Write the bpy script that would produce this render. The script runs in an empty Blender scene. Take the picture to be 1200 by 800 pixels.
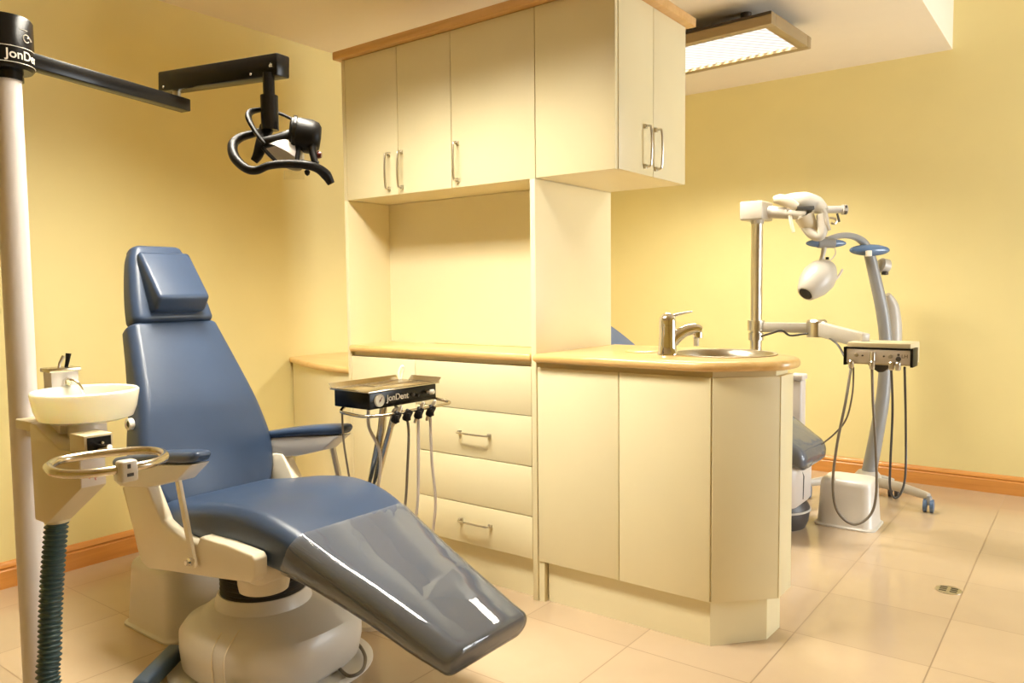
import bpy, bmesh, math, random
from mathutils import Vector, Matrix
random.seed(7)
PI = math.pi
C = bpy.context.scene.collection
V = Vector

# ------------------------------------------------------------------ camera frame (survey of the place)
EYE = V((0, 0, 1.155)); FPX = 905.56
YAW, PITCH, ROLL = -0.64770361, 0.06438423, -0.0103837
FW = V((math.sin(YAW)*math.cos(PITCH), math.cos(YAW)*math.cos(PITCH), -math.sin(PITCH)))
RT0 = V((math.cos(YAW), -math.sin(YAW), 0)); UP0 = RT0.cross(FW)
RT = RT0*math.cos(ROLL) + UP0*math.sin(ROLL)
UP = UP0*math.cos(ROLL) - RT0*math.sin(ROLL)
def at(x, y, d):
    "world point at survey bearing (x, y) and depth d metres from the viewpoint"
    return EYE + (FW + RT*((x-600)/FPX) + UP*((400-y)/FPX))*d
def atz(x, y, z):
    r = FW + RT*((x-600)/FPX) + UP*((400-y)/FPX)
    return EYE + r*((z-EYE.z)/r.z)
def aty(x, y, yy):
    r = FW + RT*((x-600)/FPX) + UP*((400-y)/FPX)
    return EYE + r*((yy-EYE.y)/r.y)

# ------------------------------------------------------------------ materials
def mat(name, col, rough=0.5, metal=0.0, var=0.0, vscale=6.0, bump=0.0, bscale=80.0, coat=0.0, spec=0.5):
    m = bpy.data.materials.new(name); m.use_nodes = True
    nt = m.node_tree; b = nt.nodes['Principled BSDF']
    b.inputs['Roughness'].default_value = rough
    b.inputs['Metallic'].default_value = metal
    b.inputs['Coat Weight'].default_value = coat
    b.inputs['Coat Roughness'].default_value = 0.08
    b.inputs['Specular IOR Level'].default_value = spec
    tc = nt.nodes.new('ShaderNodeTexCoord')
    n = nt.nodes.new('ShaderNodeTexNoise'); n.inputs['Scale'].default_value = vscale; n.inputs['Detail'].default_value = 4
    nt.links.new(tc.outputs['Object'], n.inputs['Vector'])
    r = nt.nodes.new('ShaderNodeValToRGB')
    r.color_ramp.elements[0].position = 0.3; r.color_ramp.elements[1].position = 0.7
    r.color_ramp.elements[0].color = [c*(1-var) for c in col]+[1]
    r.color_ramp.elements[1].color = [min(1, c*(1+var)) for c in col]+[1]
    nt.links.new(n.outputs['Fac'], r.inputs['Fac']); nt.links.new(r.outputs['Color'], b.inputs['Base Color'])
    if bump:
        n2 = nt.nodes.new('ShaderNodeTexNoise'); n2.inputs['Scale'].default_value = bscale; n2.inputs['Detail'].default_value = 3
        nt.links.new(tc.outputs['Object'], n2.inputs['Vector'])
        bp = nt.nodes.new('ShaderNodeBump'); bp.inputs['Strength'].default_value = bump; bp.inputs['Distance'].default_value = 0.003
        nt.links.new(n2.outputs['Fac'], bp.inputs['Height']); nt.links.new(bp.outputs['Normal'], b.inputs['Normal'])
    return m

def wood(name, c1, c2, rough=0.35, axis='X', coat=0.0):
    m = mat(name, c1, rough, coat=coat); nt = m.node_tree; b = nt.nodes['Principled BSDF']
    tc = nt.nodes['Texture Coordinate'] if 'Texture Coordinate' in nt.nodes else [n for n in nt.nodes if n.type == 'TEX_COORD'][0]
    mp = nt.nodes.new('ShaderNodeMapping')
    mp.inputs['Scale'].default_value = {'X': (1.5, 24, 24), 'Y': (24, 1.5, 24)}[axis]
    nt.links.new(tc.outputs['Object'], mp.inputs['Vector'])
    n = [k for k in nt.nodes if k.type == 'TEX_NOISE'][0]; n.inputs['Scale'].default_value = 1.6; n.inputs['Distortion'].default_value = 0.6
    nt.links.new(mp.outputs['Vector'], n.inputs['Vector'])
    r = [k for k in nt.nodes if k.type == 'VALTORGB'][0]
    r.color_ramp.elements[0].color = list(c1)+[1]; r.color_ramp.elements[1].color = list(c2)+[1]
    return m

def tile_mat():
    m = mat('polished_tile', (0.53, 0.405, 0.27), 0.17, var=0.05, vscale=2.5)
    nt = m.node_tree; b = nt.nodes['Principled BSDF']; L = nt.links.new
    g = nt.nodes.new('ShaderNodeNewGeometry'); s = nt.nodes.new('ShaderNodeSeparateXYZ'); L(g.outputs['Position'], s.inputs[0])
    def mth(op, a, b_=None):
        k = nt.nodes.new('ShaderNodeMath'); k.operation = op
        for i, v in enumerate((a, b_)):
            if v is None: continue
            if isinstance(v, (int, float)): k.inputs[i].default_value = v
            else: L(v, k.inputs[i])
        return k.outputs[0]
    def line(src, o, step, w):
        f = mth('FRACT', mth('DIVIDE', mth('ADD', src, o), step))
        return mth('LESS_THAN', mth('ABSOLUTE', mth('SUBTRACT', f, 0.5)), w/step/2)
    lx = line(s.outputs[0], 0.372+0.203+40*0.406, 0.406, 0.0042)
    ly = line(s.outputs[1], -2.589+0.2105+40*0.421, 0.421, 0.0036)
    gr = mth('MAXIMUM', lx, ly)
    # a slight shade difference from tile to tile
    ix = mth('FLOOR', mth('DIVIDE', mth('ADD', s.outputs[0], 0.372+40*0.406), 0.406)); iy = mth('FLOOR', mth('DIVIDE', mth('ADD', s.outputs[1], -2.589+40*0.421), 0.421))
    cx = nt.nodes.new('ShaderNodeCombineXYZ'); L(ix, cx.inputs[0]); L(iy, cx.inputs[1])
    wn = nt.nodes.new('ShaderNodeTexWhiteNoise'); L(cx.outputs[0], wn.inputs['Vector'])
    hs = nt.nodes.new('ShaderNodeHueSaturation')
    mr = nt.nodes.new('ShaderNodeMapRange'); mr.inputs[3].default_value = 0.96; mr.inputs[4].default_value = 1.04
    L(wn.outputs['Value'], mr.inputs[0]); L(mr.outputs[0], hs.inputs['Value'])
    ramp = [k for k in nt.nodes if k.type == 'VALTORGB'][0]
    L(ramp.outputs['Color'], hs.inputs['Color'])
    mx = nt.nodes.new('ShaderNodeMix'); mx.data_type = 'RGBA'
    L(gr, mx.inputs[0]); L(hs.outputs['Color'], mx.inputs[6]); mx.inputs[7].default_value = (0.30, 0.21, 0.12, 1)
    L(mx.outputs[2], b.inputs['Base Color'])
    rg = nt.nodes.new('ShaderNodeMapRange'); rg.inputs[3].default_value = 0.13; rg.inputs[4].default_value = 0.6
    L(gr, rg.inputs[0]); L(rg.outputs[0], b.inputs['Roughness'])
    return m

def clear_mat(name, tint=(0.93, 0.94, 0.95), ior=1.5, rough=0.03, bump=0.0, veil=0.0, veilcol=(0.6, 0.62, 0.66)):
    m = bpy.data.materials.new(name); m.use_nodes = True; nt = m.node_tree; nt.nodes.clear(); L = nt.links.new
    o = nt.nodes.new('ShaderNodeOutputMaterial'); t = nt.nodes.new('ShaderNodeBsdfTransparent'); g = nt.nodes.new('ShaderNodeBsdfGlossy')
    t.inputs[0].default_value = list(tint)+[1]; g.inputs['Roughness'].default_value = rough
    fr = nt.nodes.new('ShaderNodeFresnel'); fr.inputs[0].default_value = ior
    mx = nt.nodes.new('ShaderNodeMixShader'); L(fr.outputs[0], mx.inputs[0]); L(t.outputs[0], mx.inputs[1]); L(g.outputs[0], mx.inputs[2])
    out = mx.outputs[0]
    if veil:
        d = nt.nodes.new('ShaderNodeBsdfDiffuse'); d.inputs[0].default_value = list(veilcol)+[1]
        m2 = nt.nodes.new('ShaderNodeMixShader'); m2.inputs[0].default_value = veil
        L(t.outputs[0], m2.inputs[1]); L(d.outputs[0], m2.inputs[2]); L(m2.outputs[0], mx.inputs[1])
    if bump:
        tc = nt.nodes.new('ShaderNodeTexCoord'); n = nt.nodes.new('ShaderNodeTexNoise'); n.inputs['Scale'].default_value = 9; n.inputs['Detail'].default_value = 1
        L(tc.outputs['Object'], n.inputs['Vector']); bp = nt.nodes.new('ShaderNodeBump'); bp.inputs['Strength'].default_value = bump; bp.inputs['Distance'].default_value = 0.02
        L(n.outputs['Fac'], bp.inputs['Height']); L(bp.outputs['Normal'], g.inputs['Normal']); L(bp.outputs['Normal'], fr.inputs['Normal'])
    L(out, o.inputs[0]); return m

def diffuser_mat(strength):
    m = bpy.data.materials.new('prismatic_diffuser'); m.use_nodes = True; nt = m.node_tree; nt.nodes.clear(); L = nt.links.new
    o = nt.nodes.new('ShaderNodeOutputMaterial'); e = nt.nodes.new('ShaderNodeEmission'); L(e.outputs[0], o.inputs[0])
    tc = nt.nodes.new('ShaderNodeTexCoord'); facs = []
    for rot in (0.6, 0.6):
        mp = nt.nodes.new('ShaderNodeMapping'); mp.inputs['Rotation'].default_value = (0, 0, rot+0.0); L(tc.outputs['Object'], mp.inputs[0])
        w = nt.nodes.new('ShaderNodeTexWave'); w.inputs['Scale'].default_value = 8; w.inputs['Distortion'].default_value = 0.4
        L(mp.outputs[0], w.inputs['Vector']); facs.append(w.outputs['Fac'])
    k = nt.nodes.new('ShaderNodeMath'); k.operation = 'MAXIMUM'; L(facs[0], k.inputs[0]); L(facs[1], k.inputs[1])
    mr = nt.nodes.new('ShaderNodeMapRange'); mr.inputs[1].default_value = 0.1; mr.inputs[2].default_value = 0.7; mr.inputs[3].default_value = 0.10; mr.inputs[4].default_value = 0.75
    L(k.outputs[0], mr.inputs[0]); e.inputs['Strength'].default_value = strength; e.inputs['Color'].default_value = (1.0, 0.92, 0.80, 1)
    tr = nt.nodes.new('ShaderNodeBsdfTransparent'); mx = nt.nodes.new('ShaderNodeMixShader')
    L(mr.outputs[0], mx.inputs[0]); L(tr.outputs[0], mx.inputs[1]); L(e.outputs[0], mx.inputs[2]); L(mx.outputs[0], o.inputs[0])
    return m

M = dict(
    wall=mat('yellow_paint', (0.82, 0.715, 0.345), 0.55, var=0.02, vscale=3, bump=0.05, bscale=220),
    ceil=mat('ceiling_paint', (0.82, 0.74, 0.62), 0.8, var=0.01),
    tile=tile_mat(),
    base=wood('orange_skirting_wood', (0.60, 0.25, 0.055), (0.72, 0.33, 0.08), 0.3, 'X', 0.2),
    basey=wood('orange_skirting_wood_side', (0.60, 0.25, 0.055), (0.72, 0.33, 0.08), 0.3, 'Y', 0.2),
    cab=mat('cream_laminate', (0.79, 0.715, 0.47), 0.42, var=0.015, vscale=5),
    gap=mat('dark_joint', (0.16, 0.11, 0.05), 0.8),
    top=wood('beech_worktop', (0.74, 0.47, 0.17), (0.84, 0.58, 0.26), 0.28, 'X', 0.3),
    trim=wood('beech_cornice', (0.62, 0.35, 0.12), (0.72, 0.44, 0.18), 0.35, 'X', 0.1),
    steel=mat('brushed_steel', (0.62, 0.58, 0.50), 0.28, 1.0, bump=0.05, bscale=300),
    chrome=mat('chrome', (0.80, 0.78, 0.74), 0.08, 1.0),
    brass=mat('warm_steel_tube', (0.62, 0.56, 0.44), 0.22, 1.0),
    blue=mat('blue_vinyl', (0.034, 0.058, 0.112), 0.40, var=0.05, vscale=8, bump=0.10, bscale=350, coat=0.05),
    darkblue=mat('dark_blue_vinyl', (0.06, 0.10, 0.16), 0.4, bump=0.1, bscale=200),
    cream=mat('cream_plastic', (0.72, 0.64, 0.49), 0.38, var=0.02, coat=0.1),
    white=mat('white_plastic', (0.64, 0.605, 0.55), 0.35, var=0.015, coat=0.15),
    shell=mat('pale_shell_plastic', (0.50, 0.465, 0.41), 0.35, var=0.02, coat=0.1),
    lilac=mat('pale_grey_plastic', (0.66, 0.61, 0.58), 0.35, var=0.015),
    beige=mat('beige_painted_metal', (0.60, 0.51, 0.33), 0.4, var=0.02),
    bowl=mat('ivory_acrylic', (0.90, 0.89, 0.78), 0.2, coat=0.4),
    black=mat('gloss_black', (0.007, 0.006, 0.005), 0.25, var=0.1, spec=0.25),
    rubber=mat('black_rubber', (0.007, 0.006, 0.005), 0.40, var=0.1, vscale=30, spec=0.2),
    bellow=mat('grey_bellows', (0.055, 0.048, 0.04), 0.6),
    hose=mat('teal_hose', (0.035, 0.075, 0.085), 0.4),
    cord=mat('grey_cord', (0.16, 0.13, 0.09), 0.5),
    dcord=mat('dark_cord', (0.05, 0.045, 0.04), 0.45),
    letter=mat('silver_lettering', (0.80, 0.76, 0.66), 0.35),
    red=mat('red_marking', (0.55, 0.12, 0.08), 0.5),
    grey=mat('blue_grey_paint', (0.26, 0.26, 0.26), 0.38, coat=0.2),
    podblue=mat('glossy_blue_plastic', (0.10, 0.17, 0.30), 0.25, coat=0.4),
    frame=mat('bronze_frame', (0.36, 0.27, 0.15), 0.4, 0.3),
    bronze=mat('dark_bronze', (0.06, 0.045, 0.03), 0.4, 0.4),
    gauge=mat('gauge_face', (0.75, 0.70, 0.58), 0.3),
    sleeve=clear_mat('clear_sleeve', (0.90, 0.91, 0.93), 1.75, 0.025, 0.10, 0.22, (0.34, 0.37, 0.42)),  # grey of the reflected cabinets put into the colour as a diffuse share
    glass=clear_mat('clear_glass', (0.97, 0.97, 0.96), 1.45, 0.01),
    film=clear_mat('clear_film', (0.88, 0.90, 0.95), 1.6, 0.10, 0.5, 0.18),
    darkbase=mat('dark_grey_base', (0.07, 0.06, 0.055), 0.4),
    ruby=mat('ruby_tip', (0.12, 0.02, 0.015), 0.3),
    diff=diffuser_mat(1.2),
    alu=mat('white_window_frame', (0.8, 0.8, 0.78), 0.4),
)

_b = M['bowl'].node_tree.nodes['Principled BSDF']; _b.inputs['Subsurface Weight'].default_value = 0.6; _b.inputs['Subsurface Radius'].default_value = (.06, .05, .035); _b.inputs['Subsurface Scale'].default_value = 0.5

# ------------------------------------------------------------------ mesh helpers
def finish(bm, ang=38):
    bmesh.ops.recalc_face_normals(bm, faces=bm.faces)
    for f in bm.faces: f.smooth = True
    a = math.radians(ang)
    for e in bm.edges:
        if len(e.link_faces) == 2 and e.calc_face_angle(0) > a: e.smooth = False

def wloc(o):
    l = V((0, 0, 0))
    while o is not None:
        l = l + o.location; o = o.parent
    return l

def obj(name, bm, m, parent=None, label=None, ang=38):
    finish(bm, ang)
    me = bpy.data.meshes.new(name)
    if parent is None:
        xs = [v.co for v in bm.verts]
        o_ = V(((min(v.x for v in xs)+max(v.x for v in xs))/2, (min(v.y for v in xs)+max(v.y for v in xs))/2, min(v.z for v in xs)))
    else: o_ = wloc(parent)
    bmesh.ops.translate(bm, verts=bm.verts, vec=-o_)
    bm.to_mesh(me); bm.free(); me.materials.append(m)
    o = bpy.data.objects.new(name, me); C.objects.link(o)
    if parent is None: o.location = o_
    else: o.parent = parent
    if label: o['label'] = label
    return o

def tag(o, label, cat, group=None):
    o['label'] = label; o['category'] = cat
    if group: o['group'] = group
    return o
def thing(name, label, cat, loc, group=None):
    o = bpy.data.objects.new(name, None); C.objects.link(o); o.location = loc; o.empty_display_size = 0.1
    return tag(o, label, cat, group)
def struct(name, bm, m, parent=None):
    o = obj(name, bm, m, parent)
    if parent is None: o['kind'] = 'structure'
    return o

def box(x0, x1, y0, y1, z0, z1, bev=0.0, seg=2, bm=None):
    bm2 = bmesh.new()
    bmesh.ops.create_cube(bm2, size=1)
    for v in bm2.verts:
        v.co = V((x0+(v.co.x+.5)*(x1-x0), y0+(v.co.y+.5)*(y1-y0), z0+(v.co.z+.5)*(z1-z0)))
    if bev: bmesh.ops.bevel(bm2, geom=bm2.edges[:], offset=bev, segments=seg, affect='EDGES', profile=0.5)
    return join(bm, bm2)

def join(bm, bm2):
    if bm is None: return bm2
    me = bpy.data.meshes.new('tmp'); bm2.to_mesh(me); bm2.free(); bm.from_mesh(me); bpy.data.meshes.remove(me)
    return bm

def xform(bm, mtx):
    bmesh.ops.transform(bm, matrix=mtx, verts=bm.verts); return bm

def obox(c, ex, ey, ez, hx, hy, hz, bev=0.0, seg=2, bm=None):
    "box with its own axes"
    b = box(-hx, hx, -hy, hy, -hz, hz, bev, seg)
    mt = Matrix((( ex.x, ey.x, ez.x, c.x), (ex.y, ey.y, ez.y, c.y), (ex.z, ey.z, ez.z, c.z), (0, 0, 0, 1)))
    xform(b, mt); return join(bm, b)

def loft(rings, cap0=True, cap1=True, bm=None, closed=True):
    b = bmesh.new(); vs = [[b.verts.new(p) for p in r] for r in rings]
    n = len(rings[0])
    for i in range(len(rings)-1):
        for k in range(n if closed else n-1):
            j = (k+1) % n
            b.faces.new((vs[i][k], vs[i][j], vs[i+1][j], vs[i+1][k]))
    if cap0: b.faces.new(vs[0][::-1])
    if cap1: b.faces.new(vs[-1])
    return join(bm, b)

def lathe(c, prof, n=40, axis=V((0, 0, 1)), bm=None, ex=1.0, ey=1.0, caps=True):
    "prof: (radius, height along axis)"
    a = axis.normalized(); q = V((0, 0, 1)).rotation_difference(a)
    rings = [[V(c) + q @ V((r*ex*math.cos(2*PI*k/n), r*ey*math.sin(2*PI*k/n), h)) for k in range(n)] for r, h in prof]
    return loft(rings, caps, caps, bm)

def spline(pts, n=8):
    pts = [V(p) for p in pts]; out = []
    for i in range(len(pts)-1):
        p0 = pts[max(i-1, 0)]; p1 = pts[i]; p2 = pts[i+1]; p3 = pts[min(i+2, len(pts)-1)]
        for k in range(n):
            t = k/n
            out.append(0.5*((2*p1)+(p2-p0)*t+(2*p0-5*p1+4*p2-p3)*t*t+(3*p1-p0-3*p2+p3)*t**3))
    out.append(pts[-1]); return out

def tube(pts, r, n=10, bm=None, smooth=0, flat=None, hint=None, closed=False):
    "r a number or a list; flat scales the section across the hint direction"
    P = spline(pts, smooth) if smooth else [V(p) for p in pts]
    N = len(P)
    if isinstance(r, (list, tuple)):
        R = []
        for i in range(N):
            t = i/(N-1)*(len(r)-1); k = min(int(t), len(r)-2); R.append(r[k]+(r[k+1]-r[k])*(t-k))
    else: R = [r]*N
    rings = []; u = None
    for i in range(N):
        if closed: t = (P[(i+1) % N]-P[i-1]).normalized()
        else: t = (P[min(i+1, N-1)]-P[max(i-1, 0)]).normalized()
        if hint is not None: u = (V(hint)-t*t.dot(V(hint))).normalized()
        elif u is None:
            u = t.cross(V((0, 0, 1)) if abs(t.z) < .9 else V((1, 0, 0))).normalized()
        else: u = (u-t*t.dot(u)).normalized()
        w = t.cross(u)
        f = flat or 1.0
        rings.append([P[i]+u*(R[i]*math.cos(2*PI*k/n))+w*(R[i]*f*math.sin(2*PI*k/n)) for k in range(n)])
    if closed: return loft(rings+[rings[0]], False, False, bm)
    return loft(rings, True, True, bm)

def prism(pts, z0, z1, bm=None, bev=0.0, seg=2, cap_top=True, cap_bot=True):
    b = loft([[V((x, y, z0)) for x, y in pts], [V((x, y, z1)) for x, y in pts]], cap_bot, cap_top)
    if bev: bmesh.ops.bevel(b, geom=[e for e in b.edges], offset=bev, segments=seg, affect='EDGES', profile=0.5)
    return join(bm, b)
def prism_y(pts, y0, y1, bm=None, bev=0.0, seg=2):
    "outline in (x, z) extruded along y"
    b = loft([[V((x, y0, z)) for x, z in pts], [V((x, y1, z)) for x, z in pts]])
    bmesh.ops.recalc_face_normals(b, faces=b.faces)
    if bev: bmesh.ops.bevel(b, geom=b.edges[:], offset=bev, segments=seg, affect='EDGES', profile=0.5)
    return join(bm, b)

def fillet(pts, rad, n=8):
    out = []; N = len(pts)
    for i in range(N):
        p = V(pts[i]); a = V(pts[i-1])-p; b = V(pts[(i+1) % N])-p
        r = rad[i] if isinstance(rad, (list, tuple)) else rad
        if r <= 0: out.append(tuple(p)); continue
        ang = a.angle(b); d = min(r/math.tan(ang/2), a.length*.49, b.length*.49)
        s = p+a.normalized()*d; e = p+b.normalized()*d
        for k in range(n+1):
            t = k/n; q = s*(1-t)**2+p*2*t*(1-t)+e*t*t; out.append((q.x, q.y))
    return out
def inset(pts, d):
    N = len(pts); out = []
    ar = sum(pts[i-1][0]*pts[i][1]-pts[i][0]*pts[i-1][1] for i in range(N))
    s = 1 if ar > 0 else -1
    for i in range(N):
        p = V(pts[i]); a = (p-V(pts[i-1])); b = (V(pts[(i+1) % N])-p)
        if a.length < 1e-7: a = b
        if b.length < 1e-7: b = a
        a.normalize(); b.normalize()
        n1 = V((-a.y, a.x))*s; n2 = V((-b.y, b.x))*s; n = (n1+n2); n = n/max(n.length, 1e-6); c = max(n.dot(n1), .4)
        q = p+n*(d/c); out.append((q.x, q.y))
    return out

def slab(pts, z0, z1, rad, hole=None, hn=48):
    "worktop with a rounded nosing, hole=(x,y,r)"
    b = bmesh.new(); rings = []
    K = 6; h = z1-z0
    for k in range(K+1):
        t = PI*k/K
        off = rad*(1-math.sin(t)); z = z0+h/2-math.cos(t)*h/2
        rings.append([b.verts.new((x, y, z)) for x, y in (inset(pts, off) if off > 1e-6 else pts)])
    n = len(pts)
    for i in range(K):
        for k in range(n):
            j = (k+1) % n; b.faces.new((rings[i][k], rings[i][j], rings[i+1][j], rings[i+1][k]))
    if hole:
        hx, hy, hr = hole
        hr_ = [[b.verts.new((hx+hr*math.cos(2*PI*k/hn), hy+hr*math.sin(2*PI*k/hn), z)) for k in range(hn)] for z in (z0, z1)]
        for k in range(hn):
            j = (k+1) % hn; b.faces.new((hr_[0][k], hr_[0][j], hr_[1][j], hr_[1][k]))
        b.edges.ensure_lookup_table()
        for ring, hr2 in ((rings[0], hr_[0]), (rings[-1], hr_[1])):
            es = []
            for lp in (ring, hr2):
                for k in range(len(lp)):
                    e = b.edges.get((lp[k-1], lp[k]))
                    es.append(e)
            bmesh.ops.triangle_fill(b, edges=es, use_beauty=True)
    else:
        b.faces.new(rings[0][::-1]); b.faces.new(rings[-1])
    return b

def rrect(hw, hh, r, n=6):
    r = min(r, hw*.98, hh*.98); pts = []
    for cx, cy, a0 in ((hw-r, hh-r, 0), (-hw+r, hh-r, PI/2), (-hw+r, -hh+r, PI), (hw-r, -hh+r, 1.5*PI)):
        for k in range(n+1):
            a = a0+PI/2*k/n; pts.append((cx+r*math.cos(a), cy+r*math.sin(a)))
    return pts

def pad(stations, yc, rad=0.03, ends=0.02, off=(0, 0, 0), grow=0.0, cap0=True, cap1=True, crown=0.0, steps=5):
    """cushion: stations (x_top, z_top, x_bottom, z_bottom, half_width); rounded section, softened ends"""
    S = []
    pts = [V((a, b, 0)) for a, b, *_ in stations]; pb = [V((c, d, 0)) for _, _, c, d, _ in stations]; pw = [V((w, 0, 0)) for *_, w in stations]
    A = spline(pts, steps); B = spline(pb, steps); W = spline(pw, steps)
    rings = []
    N = len(A)
    def ring(t, b, w, shrink):
        mid = (t+b)/2; hv = (t-b)/2; hh = max(hv.length-shrink, .004)+grow; hd = hv.normalized()
        ww = max(w-shrink, .01)+grow
        out = []
        for u, v in rrect(ww, hh, rad):
            cr = crown*(1-(u/ww)**2) if v > 0 else 0
            q = mid+hd*(v+cr); out.append(V((q.x+off[0], yc+u+off[1], q.y+off[2])))
        return out
    d0 = (A[0]+B[0]-A[1]-B[1]).normalized(); d1 = (A[-1]+B[-1]-A[-2]-B[-2]).normalized()
    e = ends
    if cap0:
        for k in range(4):
            a = PI/2*k/4; sh = e*(1-math.sin(a)); ad = d0*(e*math.cos(a))
            rings.append(ring(A[0]+ad, B[0]+ad, W[0].x, sh))
    for i in range(N): rings.append(ring(A[i], B[i], W[i].x, 0))
    if cap1:
        for k in range(3, -1, -1):
            a = PI/2*k/4; sh = e*(1-math.sin(a)); ad = d1*(e*math.cos(a)+grow)
            rings.append(ring(A[-1]+ad, B[-1]+ad, W[-1].x, sh))
    return loft(rings, cap0, cap1)

def text_bm(s, size, depth=0.0008):
    cu = bpy.data.curves.new('txt', 'FONT'); cu.body = s; cu.size = size; cu.extrude = depth; cu.offset = size*.012; cu.align_x = 'CENTER'; cu.align_y = 'CENTER'
    o = bpy.data.objects.new('txt', cu); C.objects.link(o)
    dg = bpy.context.evaluated_depsgraph_get(); me = bpy.data.meshes.new_from_object(o.evaluated_get(dg))
    b = bmesh.new(); b.from_mesh(me); bpy.data.objects.remove(o); bpy.data.meshes.remove(me); bpy.data.curves.remove(cu)
    return b

X, Y, Z = V((1, 0, 0)), V((0, 1, 0)), V((0, 0, 1))

# ================================================================== THE ROOM
WL, WB, WR, WF = -3.434, 5.043, 2.3, -1.4
CZ, CH = 2.487, 3.0
struct('floor', box(WL-.1, WR+.1, WF-.1, WB+.1, -.1, 0), M['tile'])
struct('wall_left', box(WL-.1, WL, WF-.1, WB+.1, 0, CH), M['wall'])
struct('wall_back', box(WL, WR, WB, WB+.1, 0, CH), M['wall'])
struct('wall_front', box(WL, WR, WF-.1, WF, 0, CH), M['wall'])
b = box(WR, WR+.1, WF-.1, 3.3, 0, CH); box(WR, WR+.1, 4.96, WB+.1, 0, CH, bm=b); box(WR, WR+.1, 3.3, 4.96, 2.2, CH, bm=b); box(WR, WR+.1, 3.3, 4.96, 0, .25, bm=b)
struct('wall_right', b, M['wall'])
b = box(WR+.02, WR+.08, 3.3, 3.36, .25, 2.2); box(WR+.02, WR+.08, 4.90, 4.96, .25, 2.2, bm=b); box(WR+.02, WR+.08, 3.36, 4.90, .25, .31, bm=b)
box(WR+.02, WR+.08, 3.36, 4.90, 2.14, 2.2, bm=b); box(WR+.02, WR+.08, 4.10, 4.16, .31, 2.14, bm=b)
w = struct('window_1', b, M['alu'])
obj('pane', box(WR+.045, WR+.051, 3.36, 4.90, .31, 2.14), M['glass'], w)
struct('ceiling', box(-.69, WR, WF, WB, CH, CH+.1), M['ceil'])
struct('ceiling_lowered', box(WL, -.69, WF, WB, CZ, CH+.1), M['ceil'])

def skirting(prof_pts, along, a0, a1, plane, sgn):
    rings = []
    for a in (a0, a1):
        rings.append([V((a, plane+sgn*d, z)) if along == 'x' else V((plane+sgn*d, a, z)) for d, z in prof_pts])
    return loft(rings)
prof = [(0, 0), (.016, 0), (.016, .062), (.012, .066), (.012, .071), (.016, .075), (.013, .083), (.006, .092), (0, .094)]
prof = [(d, z*1.12) for d, z in prof]
struct('baseboard_left', skirting(prof, 'y', WF, 2.55, WL, 1), M['basey'])
struct('baseboard_back', skirting(prof, 'x', WL+.02, WR, WB, -1), M['base'])

# ================================================================== CABINETS
FY = 2.306; TH = 0.018; BY = 2.853
CAB = M['cab']
def pull(p0, p1, out, parent, label=None, r=0.0042):
    "bow handle between two fixings"
    p0, p1 = V(p0), V(p1); d = (p1-p0); o = V(out)
    q = [p0, p0+o*.9, p0+d*.10+o*1.12, p0+d*.5+o*1.22, p1-d*.10+o*1.12, p1+o*.9, p1]
    side = d.normalized().cross(o.normalized())
    bm = tube(q, r, 8, smooth=5, flat=1.7, hint=o.cross(d).cross(d)) if False else tube(q, r, 8, smooth=5)
    for p in (p0, p1): obox(p+o*.2, d.normalized(), side, o.normalized(), .008, .0065, o.length*.2, .001, bm=bm)
    return obj('handle', bm, M['steel'], parent, label)

# framed niche: two full-height end panels and the niche back
t = thing('tall_niche_frame', 'cream tall panels framing the open niche beside the drawers', 'cabinet frame', (-2.15, 2.58, 0))
obj('tall_panel', box(-2.665, -2.645, FY, BY, 0, 1.562, .001), CAB, t)
obj('tall_panel', box(-1.655, -1.633, FY-.002, BY, 0, 1.562, .001), CAB, t)
obj('back_panel', box(-2.645, -1.655, 2.555, 2.57, .93, 1.562), CAB, t)

# upper cabinets
t = thing('upper_cabinet', 'cream wall cabinet with three handled doors above the open niche', 'cabinet', (-2.15, 2.58, 1.565), 'upper cabinets')
obj('carcass', box(-2.665, -1.6335, FY+TH+.001, BY, 1.564, 2.168), CAB, t)
obj('side_panel', box(-2.665, -2.646, FY, FY+TH, 1.564, 2.168, .001), CAB, t)
obj('gap_lining', box(-2.644, -1.635, FY+TH-.004, FY+TH+.0005, 1.566, 2.166), M['gap'], t)
for x0, x1, hx in ((-2.643, -2.3275, -2.378), (-2.3245, -2.0335, -2.304), (-2.0305, -1.6325, -2.000)):
    d = obj('door', box(x0, x1, FY, FY+TH-.005, 1.563, 2.166, .0012), CAB, t)
    pull((hx, FY, 1.59), (hx, FY, 1.733), (0, -.024, 0), d, 'bowed steel handle')
t = thing('upper_cabinet', 'cream end wall cabinet overhanging the sink counter with two doors on its end', 'cabinet', (-1.465, 2.58, 1.565), 'upper cabinets')
obj('carcass', box(-1.6325, -1.3195, FY+TH+.001, BY, 1.5655, 2.168), CAB, t)
obj('front_panel', box(-1.629, -1.303, FY, FY+TH, 1.564, 2.167, .0012), CAB, t)
for y0, y1, hy in ((FY+TH+.002, 2.580, 2.512), (2.583, BY, 2.596)):
    d = obj('door', box(-1.3185, -1.3005, y0, y1, 1.5655, 2.167, .0012), CAB, t)
    pull((-1.3005, hy, 1.595), (-1.3005, hy, 1.735), (.024, 0, 0), d, 'bowed steel handle')
tag(obj('cornice', box(-2.69, -1.27, FY-.028, BY+.03, 2.1685, 2.203, .004), M['trim']), 'wooden board trim capping the upper cabinets', 'cornice')

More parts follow.
